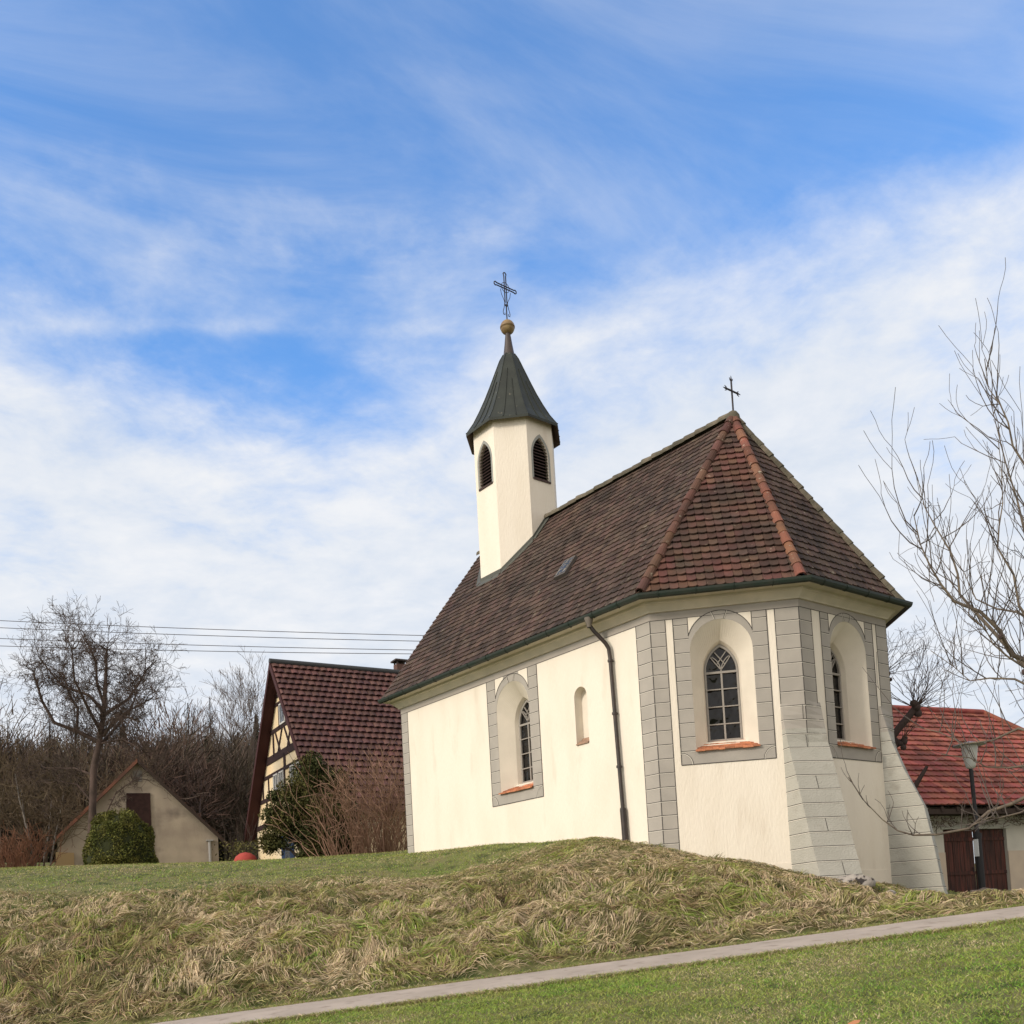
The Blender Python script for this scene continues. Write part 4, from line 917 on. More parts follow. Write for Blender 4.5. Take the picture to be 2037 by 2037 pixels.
for sg in (-1, 1):
    a2 = [Vector((sg*EO, -.30, BZ-bsl*EO-.02)), Vector((0, -.30, BZ-.02)), Vector((0, -.22, BZ-.02)), Vector((sg*EO, -.22, BZ-bsl*EO-.02))]; m.hexa(a2, [v+Vector((0, 0, .18)) for v in a2], 0 if sg < 0 else 2)
    a3 = [Vector((sg*EO, -.28, BZ-bsl*EO)), Vector((0, -.28, BZ)), Vector((0, 0.02, BZ)), Vector((sg*EO, 0.02, BZ-bsl*EO))]; m.hexa(a3, [v+Vector((0, 0, .06)) for v in a3], 2)
m.build('roof', [BR, mat('barn_underlay', (.03, .02, .02), .9), mat('barn_verge_dark', (.05, .035, .03), .9)], barn)
m = MB(); m.hexa([(-.62, -.05, 1.2), (.52, -.05, 1.2), (.52, .02, 1.2), (-.62, .02, 1.2)], [(-.50, -.05, 4.18), (.50, -.05, 4.18), (.50, .02, 4.18), (-.50, .02, 4.18)]); m.build('loft_door', mat('barn_door_dark', (.025, .012, .012), .9, (.045, .022, .02), 6), barn)
m = MB(); m.tube([(3.0, -.08, .2), (3.0, -.08, 1.95)], .07, 8); m.box((3.0, -.08, 1.98), (.3, .2, .06)); m.build('downpipe', mat('zinc_pale', (.38, .38, .38), .5), barn)
m = MB(); m.box((0, -.02, 4.95), (.36, .06, .5)); m.build('gable_vent', mat('vent_grey', (.11, .10, .10), .8, (.3, .28, .26), 7), barn)
m = MB(); m.hexa([(-3.42, -.6, -1), (-2.72, -.05, -1), (-2.72, .3, -1), (-3.42, .3, -1)], [(-3.42, -.6, 1.55), (-2.72, -.05, 1.55), (-2.72, .3, 1.55), (-3.42, .3, 1.55)]); m.build('side_pier', mat('ochre_pier', (.52, .38, .22), .9), barn)

# ---- low barn with bright red roof behind the chapel on the right
rb = local_building('red_roofed_barn', 13.1, 30.0, -1.62, RIDGE, label='low white barn with bright red tiled roof and brown double door at the right edge', cat='barn')
WBC = mat('barn2_plaster', (.62, .60, .54), .92, (.54, .52, .47), 1.5, .3, 20); WBL = mat('barn2_plinth_cream', (.62, .52, .42), .92, (.55, .46, .38), 2)
RED = mat('bright_red_tile', (0.34, 0.105, 0.078), .9, (0.20, 0.072, 0.06), 1.3, .3, 30, island=.36, hue=.012, col3=(.22, .05, .045), scale3=3, lo3=.58, hi3=.75)
X0, X1, EH = -9.0, 10.2, 3.05
m = MB(); dl, dr, dt = .16, 2.85, 2.36
m.poly([[(X0, -1), (dl, -1), (dl, dt), (dr, dt), (dr, -1), (X1, -1), (X1, EH), (X0, EH)]], lambda x, z: Vector((x, 0, z)))
m.add([(X1, 0, -1), (X1, 7.4, -1), (X1, 7.4, EH), (X1, 0, EH)], [(0, 1, 2, 3)]); m.add([(X0, 0, -1), (X0, 0, EH), (X0, 7.4, EH), (X0, 7.4, -1)], [(0, 1, 2, 3)])
m.add([(dl, 0, -1), (dl, .25, -1), (dl, .25, dt), (dl, 0, dt)], [(0, 1, 2, 3)]); m.add([(dr, 0, -1), (dr, 0, dt), (dr, .25, dt), (dr, .25, -1)], [(0, 1, 2, 3)]); m.add([(dl, 0, dt), (dl, .25, dt), (dr, .25, dt), (dr, 0, dt)], [(0, 1, 2, 3)])
m.build('wall', WBC, rb)
m = MB(); m.box(((X0+dl)/2, -.012, .2), (dl-X0, .024, 2.9)); m.box(((X1+dr)/2, -.012, .2), (X1-dr, .024, 2.9)); m.build('plinth', WBL, rb)
WOOD = mat('old_door_wood', (.095, .040, .032), .85, (.035, .022, .022), 1.5, .5, 20, stretch=(14, 14, .8), col3=(.15, .05, .04), scale3=1.0, lo3=.5, hi3=.7)
mid = (dl+dr)/2
for a, b in ((dl+.01, mid-.02), (mid+.02, dr-.01)):
    m = MB(); nbd = 6
    for i in range(nbd):
        xa = a+(b-a)*i/nbd; xb = a+(b-a)*(i+1)/nbd-.012; m.box(((xa+xb)/2, .10+.004*(i % 2), .98), (xb-xa, .035, 2.74))
    for z in (2.05, 1.0, .3): m.box(((a+b)/2, .07, z), (b-a-.06, .03, .11))
    dd = m.build('door_leaf', WOOD, rb); m = MB(); m.box((b-.12 if a < 1 else a+.12, .045, 1.1), (.03, .03, .16)); m.build('latch', IRON, dd)
m = MB(); m.box(((dl+dr)/2, -.02, dt+.05), (dr-dl+.2, .05, .10)); m.build('lintel', mat('lintel_pale', (.5, .5, .46), .9), rb)
m = MB(); RZ, RY = 7.05, 3.9; EO_, EOz = -.55, EH-.02
tiled(m, Vector((X0, EO_, EOz)), Vector((X1+.4, EO_, EOz)), Vector((6.85, RY, RZ)), Vector((X0, RY, RZ)), .26, .32, 0, th=.03, lift=.055, round_=True, base=1, rnd=random.Random(14))
tiled(m, Vector((X1+.4, EO_, EOz)), Vector((X1+.4, 8.0, EOz)), Vector((6.85, RY, RZ)), Vector((6.85, RY, RZ)), .26, .32, 0, th=.03, lift=.055, base=1, rnd=random.Random(15))
tiled(m, Vector((X1+.4, 8.0, EOz)), Vector((X0, 8.0, EOz)), Vector((X0, RY, RZ)), Vector((6.85, RY, RZ)), .5, .6, 0, base=1, rnd=random.Random(16))
m.tube([(X0, RY, RZ+.05), (6.85, RY, RZ+.05)], .11, 8); m.tube([(6.85, RY, RZ+.05), (X1+.4, EO_, EOz+.08)], .10, 8)
m.build('roof', [RED, MATS['dark_batten']], rb)
m = MB(); m.box(((X0+X1)/2, -.3, EH-.2), (X1-X0, .5, .16)); 
for i in range(24): m.box((X0+.4+i*.63, -.32, EH-.13), (.1, .52, .14))
m.build('eaves_timber', mat('eaves_dark', (.05, .035, .03), .9), rb)
# bare creeper under the eaves
cre = MB(); rnd = random.Random(21)
for i in range(420):
    x = rnd.uniform(-2.0, 6.0); z = 2.62+rnd.gauss(0, .13); p = Vector((x, -.12-rnd.random()*.4, z)); pts = [p]
    for k in range(3): p = p+Vector((rnd.uniform(-.18, .18), rnd.uniform(-.05, .05), rnd.uniform(-.10, .08))); pts.append(p)
    cre.tube(pts, [.012, .01, .007, .004], 3, 0, False)
co = cre.build('creeper', mat('creeper_brown', (.09, .06, .045), .9, (.15, .11, .08), 5)); co.location = rb.location; co.rotation_euler = rb.rotation_euler
tag(co, 'leafless brown creeper tangled under the eaves of the red-roofed barn', 'climbing plant')

# ================================================================== trees and shrubs
BARK = mat('dark_bark', (.075, .058, .05), .95, (.05, .04, .035), 6, .5, 20); BARKR = mat('reddish_bark', (.12, .085, .075), .95, (.07, .052, .045), 3, .5, 20)
TWIG = mat('twig_brown', (.085, .062, .052), .95); PALEB = mat('pale_olive_bark', (.20, .165, .125), .9, (.10, .082, .07), 6, .4, 20); TWIGD = mat('twig_dark', (.07, .05, .048), .9)
def twigs(mb, p, d, L, r, rnd, depth, spread=.6, upb=.15, seg=3, kids=3, wob=.25, minr=.004, sides=3, ratio=.62):
    pts = [p]; rad = [r]; dd = d.normalized(); cur = p; nodes = []
    for i in range(seg):
        dd = (dd+Vector((rnd.gauss(0, wob), rnd.gauss(0, wob), rnd.gauss(0, wob)+upb))).normalized(); cur = cur+dd*(L/seg); pts.append(cur); rad.append(max(minr, r*(1-.62*(i+1)/seg))); nodes.append((cur, dd.copy(), rad[-1]))
    mb.tube(pts, rad, 5 if r > .05 else sides, 0, False, r > .05)
    if depth <= 0: return
    for k in range(kids):
        q, qd, qr = nodes[rnd.randrange(len(nodes))] if k else nodes[-1]
        ax = Vector((rnd.gauss(0, 1), rnd.gauss(0, 1), rnd.gauss(0, 1))); ax = (ax-qd*ax.dot(qd)).normalized()
        nd = (qd+ax*rnd.uniform(.4, 1.1)*spread*1.3).normalized()
        twigs(mb, q, nd, L*rnd.uniform(ratio-.12, ratio+.12), max(minr, qr*.75), rnd, depth-1, spread, upb, max(2, seg-1), kids, wob, minr, sides, ratio)
def tree_obj(name, loc, trunk, crown, tm, cm, **k):
    e = empty(name, loc, **k)
    for mb, nm, mt in ((trunk, 'trunk', tm), (crown, 'crown', cm)):
        o = mb.build(nm, mt, e); o.location = -Vector(loc)
    return e
def st_pts(l, dt=None, rnd=None): return [S(a, b+(0 if dt is None else dt*i/len(l)), c) for i, (a, b, c) in enumerate(l)]
# big bare tree
def big_tree():
    rnd = random.Random(42); tr, cr = MB(), MB()
    trunk = [(-15.9, 37, 1.2), (-15.84, 37, 2.2), (-15.70, 37, 3.9), (-15.59, 37, 5.5), (-15.30, 37, 6.6), (-15.08, 37, 7.6), (-14.98, 37, 8.6), (-14.9, 37, 9.5), (-14.85, 37, 10.3)]
    P = [S(*p) for p in trunk]; tr.tube(P, [.19, .17, .155, .15, .13, .11, .09, .065, .04], 9)
    limbs = [([(-15.30, 37, 6.55), (-16.09, 36.7, 6.97), (-16.95, 36.3, 7.3), (-17.3, 36, 8.1), (-17.5, 35.8, 9.0)], .12),
             ([(-16.28, 37, 7.08), (-16.43, 37.5, 8.1), (-17.0, 38, 8.7), (-17.3, 38.2, 9.5)], .08),
             ([(-15.07, 37, 7.79), (-15.56, 36.7, 8.4), (-16.5, 36.2, 8.7), (-17.2, 36, 9.6)], .085),
             ([(-15.02, 37, 7.98), (-15.45, 37.3, 9.0), (-15.6, 37.6, 10.0), (-15.96, 37.7, 10.7)], .085),
             ([(-14.98, 37, 7.7), (-14.13, 37.4, 8.32), (-13.8, 37.8, 9.0), (-13.5, 38, 9.6)], .085),
             ([(-15.10, 37, 6.82), (-14.45, 36.6, 7.37), (-13.9, 36.2, 7.4), (-13.4, 36, 7.2)], .08),
             ([(-15.06, 37, 6.92), (-14.25, 37.2, 7.7), (-13.4, 37.5, 8.2)], .075),
             ([(-15.3, 37, 6.4), (-15.0, 38.2, 7.4), (-14.7, 39.2, 8.3), (-14.6, 39.8, 9.2)], .09),
             ([(-15.2, 37, 6.9), (-15.3, 35.8, 7.8), (-15.4, 34.9, 8.6), (-15.2, 34.3, 9.6)], .09),
             ([(-15.50, 37, 5.2), (-16.5, 37.2, 5.6), (-17.6, 37.4, 5.7)], .06), ([(-15.64, 37, 4.1), (-16.3, 36.9, 4.9), (-17.2, 36.9, 5.1)], .05),
             ([(-15.72, 37, 3.0), (-15.1, 36.9, 3.6), (-14.6, 36.9, 4.5), (-13.9, 36.9, 4.9)], .05), ([(-15.3, 37, 6.5), (-14.2, 36.8, 6.6), (-13.3, 36.5, 6.1)], .05)]
    for pts, r in limbs:
        W_ = [S(*p) for p in pts]; k = len(W_); rr = [r*.95*(1-.65*i/(k-1)) for i in range(k)]; tr.tube(W_, rr, 6)
        for i in range(k-1):
            for j in range((7 if r > .062 else 3) if i else 2):
                f = rnd.random(); q = W_[i].lerp(W_[i+1], f); d = (W_[i+1]-W_[i]).normalized()
                ax = Vector((rnd.gauss(0, 1), rnd.gauss(0, 1), rnd.gauss(0, 1)+.3)).normalized()
                twigs(cr, q, (d*.6+ax).normalized(), rnd.uniform(.42, .80)*(.55 if r < .062 else 1), .018, rnd, 3, .8, .05, 4, 4, .34, .0058, 3, .66)
        for j in range(3): twigs(cr, W_[-1], (W_[-1]-W_[-2]).normalized()+Vector((rnd.gauss(0, .4), rnd.gauss(0, .4), rnd.gauss(0, .3))), 1.0, .026, rnd, 3, .8, .06, 4, 4, .34, .0058, 3, .66)
    for i in range(4, 9):
        for j in range(7): 
            ax = Vector((rnd.gauss(0, 1), rnd.gauss(0, 1), rnd.gauss(0, .5)+.4)).normalized(); twigs(cr, P[i], ax, rnd.uniform(.6, 1.1), .024, rnd, 3, .8, .06, 4, 4, .34, .0058, 3, .66)
    return tree_obj('bare_tree', S(-15.9, 37, 1.3), tr, cr, BARKR, TWIG, label='tall spreading leafless tree with dark trunk rising in front of the stone barn gable', cat='tree')
bt_ = big_tree(); bt_.scale = (.86, .86, .955)

TWIGN = mat('twig_grey_brown', (.115, .098, .090), .9, (.08, .068, .062), 3)
# near fruit tree reaching in from the right
def near_tree():
    rnd = random.Random(5); tr, cr = MB(), MB(); base = S(9.6, 14.6, gz(9.6, 14.6)-.1)
    tr.tube([base, base+Vector((.02, 0, .9)), S(9.2, 14.6, .2), S(8.8, 14.6, .9), S(8.55, 14.6, 1.6), S(8.5, 14.7, 2.6)], [.22, .19, .17, .15, .12, .08], 10)
    limbs = [([(8.63, 14.6, 1.06), (7.79, 14.2, 1.94), (7.17, 13.9, 2.36), (6.50, 13.8, 2.80), (6.15, 13.7, 3.30), (5.98, 13.7, 4.05)], .075),
     ([(8.63, 14.6, 1.06), (7.85, 14.9, 2.28), (7.35, 15.1, 3.11), (7.25, 15.2, 3.66), (7.05, 15.4, 4.52), (6.87, 15.5, 5.39)], .065),
     ([(8.55, 14.6, 1.6), (8.22, 14.3, 3.29), (7.99, 14.3, 4.39), (7.74, 14.2, 5.2), (7.55, 14.1, 5.8), (7.38, 14.1, 6.5)], .06),
     ([(8.59, 14.5, 0.8), (7.76, 13.9, 1.64), (7.35, 13.7, 1.78), (6.9, 13.6, 2.10), (6.54, 13.5, 2.5)], .05),
     ([(8.9, 14.6, .7), (7.7, 15.0, -.02), (7.05, 15.1, -.36), (6.28, 15.3, -.40), (5.85, 15.4, -.12), (5.3, 15.2, .55)], .055),
     ([(8.8, 14.6, .8), (7.66, 14.4, 0.47), (7.01, 14.3, 0.47), (6.28, 14.1, 0.66)], .045),
     ([(8.9, 14.5, .6), (7.56, 13.9, -.12), (6.8, 13.7, -.34), (6.42, 13.6, -.42)], .04),
     ([(8.55, 14.6, 1.6), (7.9, 14.7, 2.95), (7.7, 14.8, 3.9), (7.84, 14.8, 4.6), (7.85, 14.8, 5.6)], .045),
     ([(8.5, 14.6, 1.9), (8.2, 14.9, 4.1), (8.15, 15.2, 5.4), (8.1, 15.4, 6.5)], .05),
     ([(8.7, 14.6, 1.0), (8.1, 15.4, 1.2), (7.5, 16.0, 1.1), (6.9, 16.4, 1.5)], .05),
     ([(8.5, 14.6, 2.0), (8.0, 14.1, 2.7), (7.55, 13.6, 3.3), (7.3, 13.4, 4.2)], .045),
     ([(8.5, 14.6, 2.2), (8.15, 15.2, 3.0), (7.75, 15.7, 3.4), (7.5, 16.0, 4.4)], .045),
     ([(8.5, 14.6, 1.4), (7.9, 15.0, 1.9), (7.4, 15.4, 2.0), (6.95, 15.7, 2.6)], .04)]
    for li, (pts, r) in enumerate(limbs):
        W_ = [S(*p) for p in pts]
        # refine with small wobble
        Q = [W_[0]]
        for a, b in zip(W_[:-1], W_[1:]):
            Q.append(a.lerp(b, .5)+Vector((rnd.gauss(0, .04), rnd.gauss(0, .04), rnd.gauss(0, .04)))); Q.append(b)
        k = len(Q); tr.tube(Q, [max(.006, r*.72*(1-.9*(i/(k-1))**.7)) for i in range(k)], 6)
        for i in range(1, k-1):
            for j in range(1 if li == 4 else 2 if li not in (0, 3) else 3):
                f = rnd.random(); q = Q[i].lerp(Q[i+1], f)
                ax = (R0*rnd.gauss(-.30, .55)+FHD*rnd.gauss(0, .5)+Vector((0, 0, rnd.uniform(.3, 1.3)))).normalized()
                L = rnd.uniform(.35, 1.25)*(1.0 if li < 3 else .5 if li == 4 else .95)
                twigs(cr, q, ax, L, .0095, rnd, 1, .55, .14, 5, 2, .11, .0036, 4, .6)
            if rnd.random() < .6: twigs(cr, Q[i], (R0*rnd.gauss(0, .6)+FHD*rnd.gauss(0, .5)+Vector((0, 0, rnd.gauss(-.1, .4)))).normalized(), rnd.uniform(.25, .5), .009, rnd, 1, .6, .12, 3, 2, .25, .004, 3, .6)
    # a few shrivelled fruit
    e = tree_obj('fruit_tree', base, tr, cr, PALEB, TWIGN, label='old leafless fruit tree whose long upright shoots reach in at the right edge', cat='tree')
    for a, b, c in ((7.17, 13.9, 2.29), (7.35, 13.7, 1.71)): 
        fr = MB(); p = S(a, b, c); fr.lathe(p, [(0, .04), (.03, .02), (.035, -.01), (.02, -.045), (0, -.05)], 8)
        f_ = fr.build('withered_fruit', TWIGD, e); f_.location = -base
near_tree()
# pollarded tree behind the apse
def pollard():
    rnd = random.Random(15); tr, cr = MB(), MB(); base = S(8.75, 25.2, -1.4)
    k1, k2, k3 = S(9.75, 25.0, 4.35), S(10.3, 24.4, 3.4), S(9.95, 24.6, 2.6)
    tr.tube([base, S(8.7, 25.2, .6), S(8.8, 25.2, 1.9), S(9.1, 25.1, 3.1), k1], [.22, .2, .17, .13, .10], 8)
    tr.tube([S(8.75, 25.2, 1.3), S(9.4, 24.8, 2.3), S(9.9, 24.5, 2.95), k2], [.14, .11, .09, .09], 7)
    tr.tube([S(8.7, 25.2, .2), S(9.6, 24.6, .9), S(10.05, 24.3, 1.35), S(10.4, 24.2, 1.9)], [.13, .10, .07, .04], 7)
    tr.tube([S(8.75, 25.2, 1.6), S(9.5, 25.0, 2.3), k3], [.10, .08, .07], 6)
    for kk_, n_, L in ((k1, 26, 1.35), (k2, 26, 1.5), (k3, 8, .7)):
        for q_ in range(6):
            rr_ = rnd.uniform(.05, .105); tr.lathe(kk_+Vector((rnd.gauss(0, .08), rnd.gauss(0, .08), rnd.gauss(0, .07))), [(0, rr_), (rr_*.8, rr_*.6), (rr_, 0), (rr_*.7, -rr_*.7), (0, -rr_)], 7)
        for i in range(n_):
            d = (R0*rnd.gauss(.25, .75)+FHD*rnd.gauss(0, .7)+Vector((0, 0, rnd.uniform(.25, 1.3)))).normalized()
            twigs(cr, kk_+d*.1, d, L*rnd.uniform(.45, 1.1), .012, rnd, 2, .6, .10, 5, 3, .2, .0042, 3, .5)
    tree_obj('pollarded_tree', base, tr, cr, TWIGD, TWIG, label='pollarded leafless tree with dark knobs showing just behind the apse corner', cat='tree')
pollard()

# orchard / scrub trees left edge
def scrub_tree(name, s, t, h, n_st, seed, tm, cm, label, cat='tree', spread=.5, lean=0.0, group=None, depth=3, r0=.07, tw=.008):
    rnd = random.Random(seed); tr, cr = MB(), MB(); z = gz(s, t)-.1; base = S(s, t, z)
    for i in range(n_st):
        p = base+R0*rnd.gauss(0, .15)+FHD*rnd.gauss(0, .15); d = (R0*(rnd.gauss(lean, spread))+FHD*rnd.gauss(0, spread)+Vector((0, 0, 1.6))).normalized(); pts = [p]; rr = [r0*rnd.uniform(.6, 1.1)]
        L = h*rnd.uniform(.45, .62)
        for k in range(4): d = (d+Vector((rnd.gauss(0, .10), rnd.gauss(0, .10), .10))).normalized(); p = p+d*(L/4); pts.append(p); rr.append(rr[0]*(1-.16*(k+1)))
        tr.tube(pts, rr, 6)
        for k in range(1, 5):
            for j in range(4 if k > 1 else 1):
                q = pts[k-1].lerp(pts[k], rnd.random()); nd = (d*.8+Vector((rnd.gauss(0, .7), rnd.gauss(0, .7), rnd.gauss(.1, .5)))).normalized()
                twigs(cr, q, nd, h*.20*rnd.uniform(.7, 1.2), r0*.4, rnd, depth, .6, .07, 4, 3, .26, tw, 3, .62)
    return tree_obj(name, base, tr, cr, tm, cm, label=label, cat=cat, group=group)
OLIVET = mat('twig_olive', (.15, .115, .075), .95, (.11, .08, .055), .8); REDT = mat('twig_russet', (.23, .11, .07), .95, (.17, .09, .06), 2)
PALES = mat('pale_stem', (.30, .27, .25), .9, (.16, .14, .13), 5)
scrub_tree('multi_stem_tree', -18.2, 38, 7.2, 4, 31, PALES, OLIVET, 'pale multi-stemmed leafless tree left of the stone barn', spread=.45, lean=.12, depth=2)
scrub_tree('orchard_tree', -20.6, 39, 7.2, 3, 33, PALEB, OLIVET, 'olive brown leafless tree at the left edge of the photo', spread=.4)
scrub_tree('orchard_tree', -21.5, 50, 8.6, 3, 36, BARK, OLIVET, 'bushy brown leafless tree standing behind the pale multi-stemmed tree', spread=.5)
# twig shrubs built of many thin stems
def stem_shrub(name, s, t, w, d, h, n_, seed, m_, label, cat='shrub', arch_=.25, kids=2, thick=.009, group=None):
    rnd = random.Random(seed); mb = MB(); base = S(s, t, gz(s, t)-.05)
    for i in range(n_):
        a = rnd.gauss(0, .38); b = rnd.gauss(0, .38); p = base+R0*a*w*.6+FHD*b*d*.6; dd = (R0*(a*arch_*3+rnd.gauss(0, .2))+FHD*(b*arch_*3+rnd.gauss(0, .2))+Vector((0, 0, 1))).normalized()
        twigs(mb, p, dd, h*rnd.uniform(.45, .8), thick*1.6, rnd, 2, .6, .02, 4, kids, .16, thick*.7, 3, .55)
    mb.v = [tuple(Vector(v)-base) for v in mb.v]; o = mb.build(name, m_); o.location = base; tag(o, label, cat, group); return o
stem_shrub('bare_bush', -18.7, 37.0, 2.0, 1.2, 1.5, 120, 51, REDT, 'reddish brown leafless brush at the foot of the pale multi-stemmed tree', thick=.012)
BUSHB = mat('twig_warm_brown', (.34, .21, .15), .95, (.24, .15, .11), 1.5)
stem_shrub('bare_bush', -4.3, 32.5, 2.4, 1.5, 2.9, 170, 52, BUSHB, 'large brown leafless bush beside the left chapel corner', thick=.012, arch_=.12)
stem_shrub('bare_bush', -5.55, 32.2, 1.5, 1.0, 2.2, 45, 53, BUSHB, 'loose arching leafless bush between the yew and the brown bush', thick=.011, arch_=.30)
# leafy shrubs: small leaf faces through the crown
def leaves(center_fn, n_, size, seed, m_, name, parent=None, normal_up=.3):
    rs = np.random.RandomState(seed); C = center_fn(n_, rs); n_ = len(C)
    a = rs.normal(0, 1, (n_, 3)); a /= np.linalg.norm(a, axis=1)[:, None]; b = np.cross(a, rs.normal(0, 1, (n_, 3))); b /= np.linalg.norm(b, axis=1)[:, None]
    sz = size*rs.uniform(.6, 1.4, (n_, 1)); V = np.stack([C-a*sz, C+b*sz*.45, C+a*sz, C-b*sz*.45], 1).reshape(-1, 3)
    return np_mesh(name, V, np.arange(n_*4).reshape(-1, 4), m_, parent=parent)
BOX = mat('boxwood_leaf', (.075, .090, .016), .75, (.14, .135, .03), 1.6, island=.45, hue=.02, spec=.3)
bb = S(-13.52, 34.0, gz(-13.52, 34)-.1); ball = empty('round_bush', bb, label='clipped dome-shaped evergreen bush in front of the stone barn', cat='bush')
def dome(n_, rs):
    th = rs.uniform(0, 2*np.pi, n_); u = rs.uniform(0, 1, n_); ph = np.arccos(1-1.0*u)
    x, y, z = np.sin(ph)*np.cos(th), np.sin(ph)*np.sin(th), np.cos(ph)
    x, y = x*(1+.0), y
    low = rs.uniform(0, 1, n_) < .35; z = np.where(low, rs.uniform(-.0, .25, n_), z)
    rxy = np.sqrt(np.clip(1-np.clip(z, 0, 1)**2.6, 0.02, 1)); nrm = np.sqrt(x*x+y*y)+1e-6; x, y = x/nrm*rxy*np.minimum(1, 1), y/nrm*rxy
    top = rs.uniform(0, 1, n_) < .3; rr_ = np.sqrt(rs.uniform(0, 1, n_)); x = np.where(top, np.cos(th)*rr_, x); y = np.where(top, np.sin(th)*rr_, y); z = np.where(top, np.clip(1-rr_**2.6, 0, 1)**(1/2.6), z)
    k = .985-np.abs(rs.normal(0, .06, n_))+ .035*np.sin(th*7+z*9)+.04*np.sin(th*3.0-z*13)+.05*(fbm(th*2.5+3, z*5+1, 3)-.5)*2
    P_ = np.stack([x*1.22*k, y*1.22*k, z*2.22*k], 1); return P_
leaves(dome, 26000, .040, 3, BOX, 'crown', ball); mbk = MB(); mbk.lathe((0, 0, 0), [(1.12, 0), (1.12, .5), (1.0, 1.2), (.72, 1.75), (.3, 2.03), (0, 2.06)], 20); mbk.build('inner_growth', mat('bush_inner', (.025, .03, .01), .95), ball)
YEW = mat('yew_leaf', (.036, .048, .013), .8, (.10, .09, .026), 1.2, island=.45, hue=.02)
yb = S(-6.85, 33.5, gz(-6.85, 33.5)-.1); yew = empty('yew', yb, label='dark irregular evergreen yew in front of the farmhouse gable', cat='bush')
rnd = random.Random(8); m = MB(); clumps = []
for (a, b, c, r) in ((.15, 0, 3.3, .62), (.75, .2, 2.75, .72), (-.25, -.1, 2.5, .7), (.45, 0, 1.8, .95), (-.75, .1, 1.6, .70), (1.0, 0, 1.5, .8), (-1.15, 0, 1.95, .42), (-1.3, 0, 1.0, .45), (.6, 0, .8, .8), (-.1, .1, 1.0, .5), (1.2, 0, .7, .6), (-1.1, .1, 2.6, .28), (.2, 0, 3.75, .3), (-.1, 0, 0.45, .35)):
    c_ = R0*a+FHD*b+Vector((0, 0, c)); clumps.append((c_, r)); m.tube([Vector((0, 0, 0)), c_*.5+Vector((0, 0, .2)), c_], [.07, .05, .02], 5)
m.build('trunk', BARK, yew)
def cl(n_, rs):
    out = []
    tot = sum(r**2.2 for _, r in clumps)
    for c_, r in clumps:
        k = int(n_*r**2.2/tot); d = rs.normal(0, 1, (k, 3)); d /= np.linalg.norm(d, axis=1)[:, None]; q = rs.uniform(0, 1, (k, 1))**.45*r*(1+.35*np.sin(d[:, :1]*6+d[:, 2:]*5+r*9)); out.append(np.array(c_)+d*q*np.array([1, 1, .9]))
    return np.concatenate(out)
leaves(cl, 62000, .055, 4, YEW, 'crown', yew)
# small ivy patch on the house wall by the yew
iv = S(-9.55, 34.6, gz(-9.5, 34.6)); ivy = empty('sparse_shrub', iv, label='sparse small-leaved shrub between the yew and the farmhouse shutters', cat='bush')
leaves(lambda n_, rs: np.stack([rs.normal(0, .38, n_), rs.normal(0, .3, n_), rs.uniform(0, 1.1, n_)], 1), 900, .045, 6, mat('olive_small_leaf', (.13, .12, .04), .8, island=.4), 'crown', ivy)
m = MB(); rnd = random.Random(3)
for i in range(16): twigs(m, Vector((rnd.gauss(0, .2), rnd.gauss(0, .2), 0)), Vector((rnd.gauss(0, .3), rnd.gauss(0, .3), 1)), 1.4, .012, rnd, 1, .5, .1, 3, 3, .15, .005)
m.build('stems', TWIG, ivy)

# poplars in the distance
for i, (s_, t_, h_) in enumerate(((-23.0, 72, 11.4), (-20.8, 74, 12.6), (-19.0, 73, 13.8), (-24.9, 75, 9.6))):
    rnd = random.Random(60+i); tr, cr = MB(), MB(); z = gz(s_, t_)-.2; z = max(z, 2.0); base = S(s_, t_, z)
    tr.tube([base, base+Vector((.1, .1, h_*.3)), base+Vector((.2, 0, h_*.6)), base+Vector((.2, .2, h_*.8))], [.16, .12, .07, .02], 7)
    for k in range(34):
        f = rnd.uniform(.22, .9); q = base+Vector((.2*f, 0, h_*f)); nd = (R0*rnd.gauss(0, .55)+FHD*rnd.gauss(0, .55)+Vector((0, 0, 1.1))).normalized()
        twigs(cr, q, nd, h_*.25*(1.2-f*.6), .032, rnd, 3, .45, .13, 4, 3, .15, .0095, 3, .60)
    lab = ['slender leafless tree above the wood, second from the left of the distant four', 'tall slender leafless tree above the wood, third from the left of the distant four', 'tallest slender leafless tree, directly left of the farmhouse ridge', 'smallest slender leafless tree above the wood, leftmost of the distant four'][i]
    tree_obj('distant_tree', base, tr, cr, mat('far_bark', (.14, .115, .10), .95), mat('far_twig', (.15, .12, .105), .95), label=lab, cat='tree', group='slender bare trees beyond the barn')
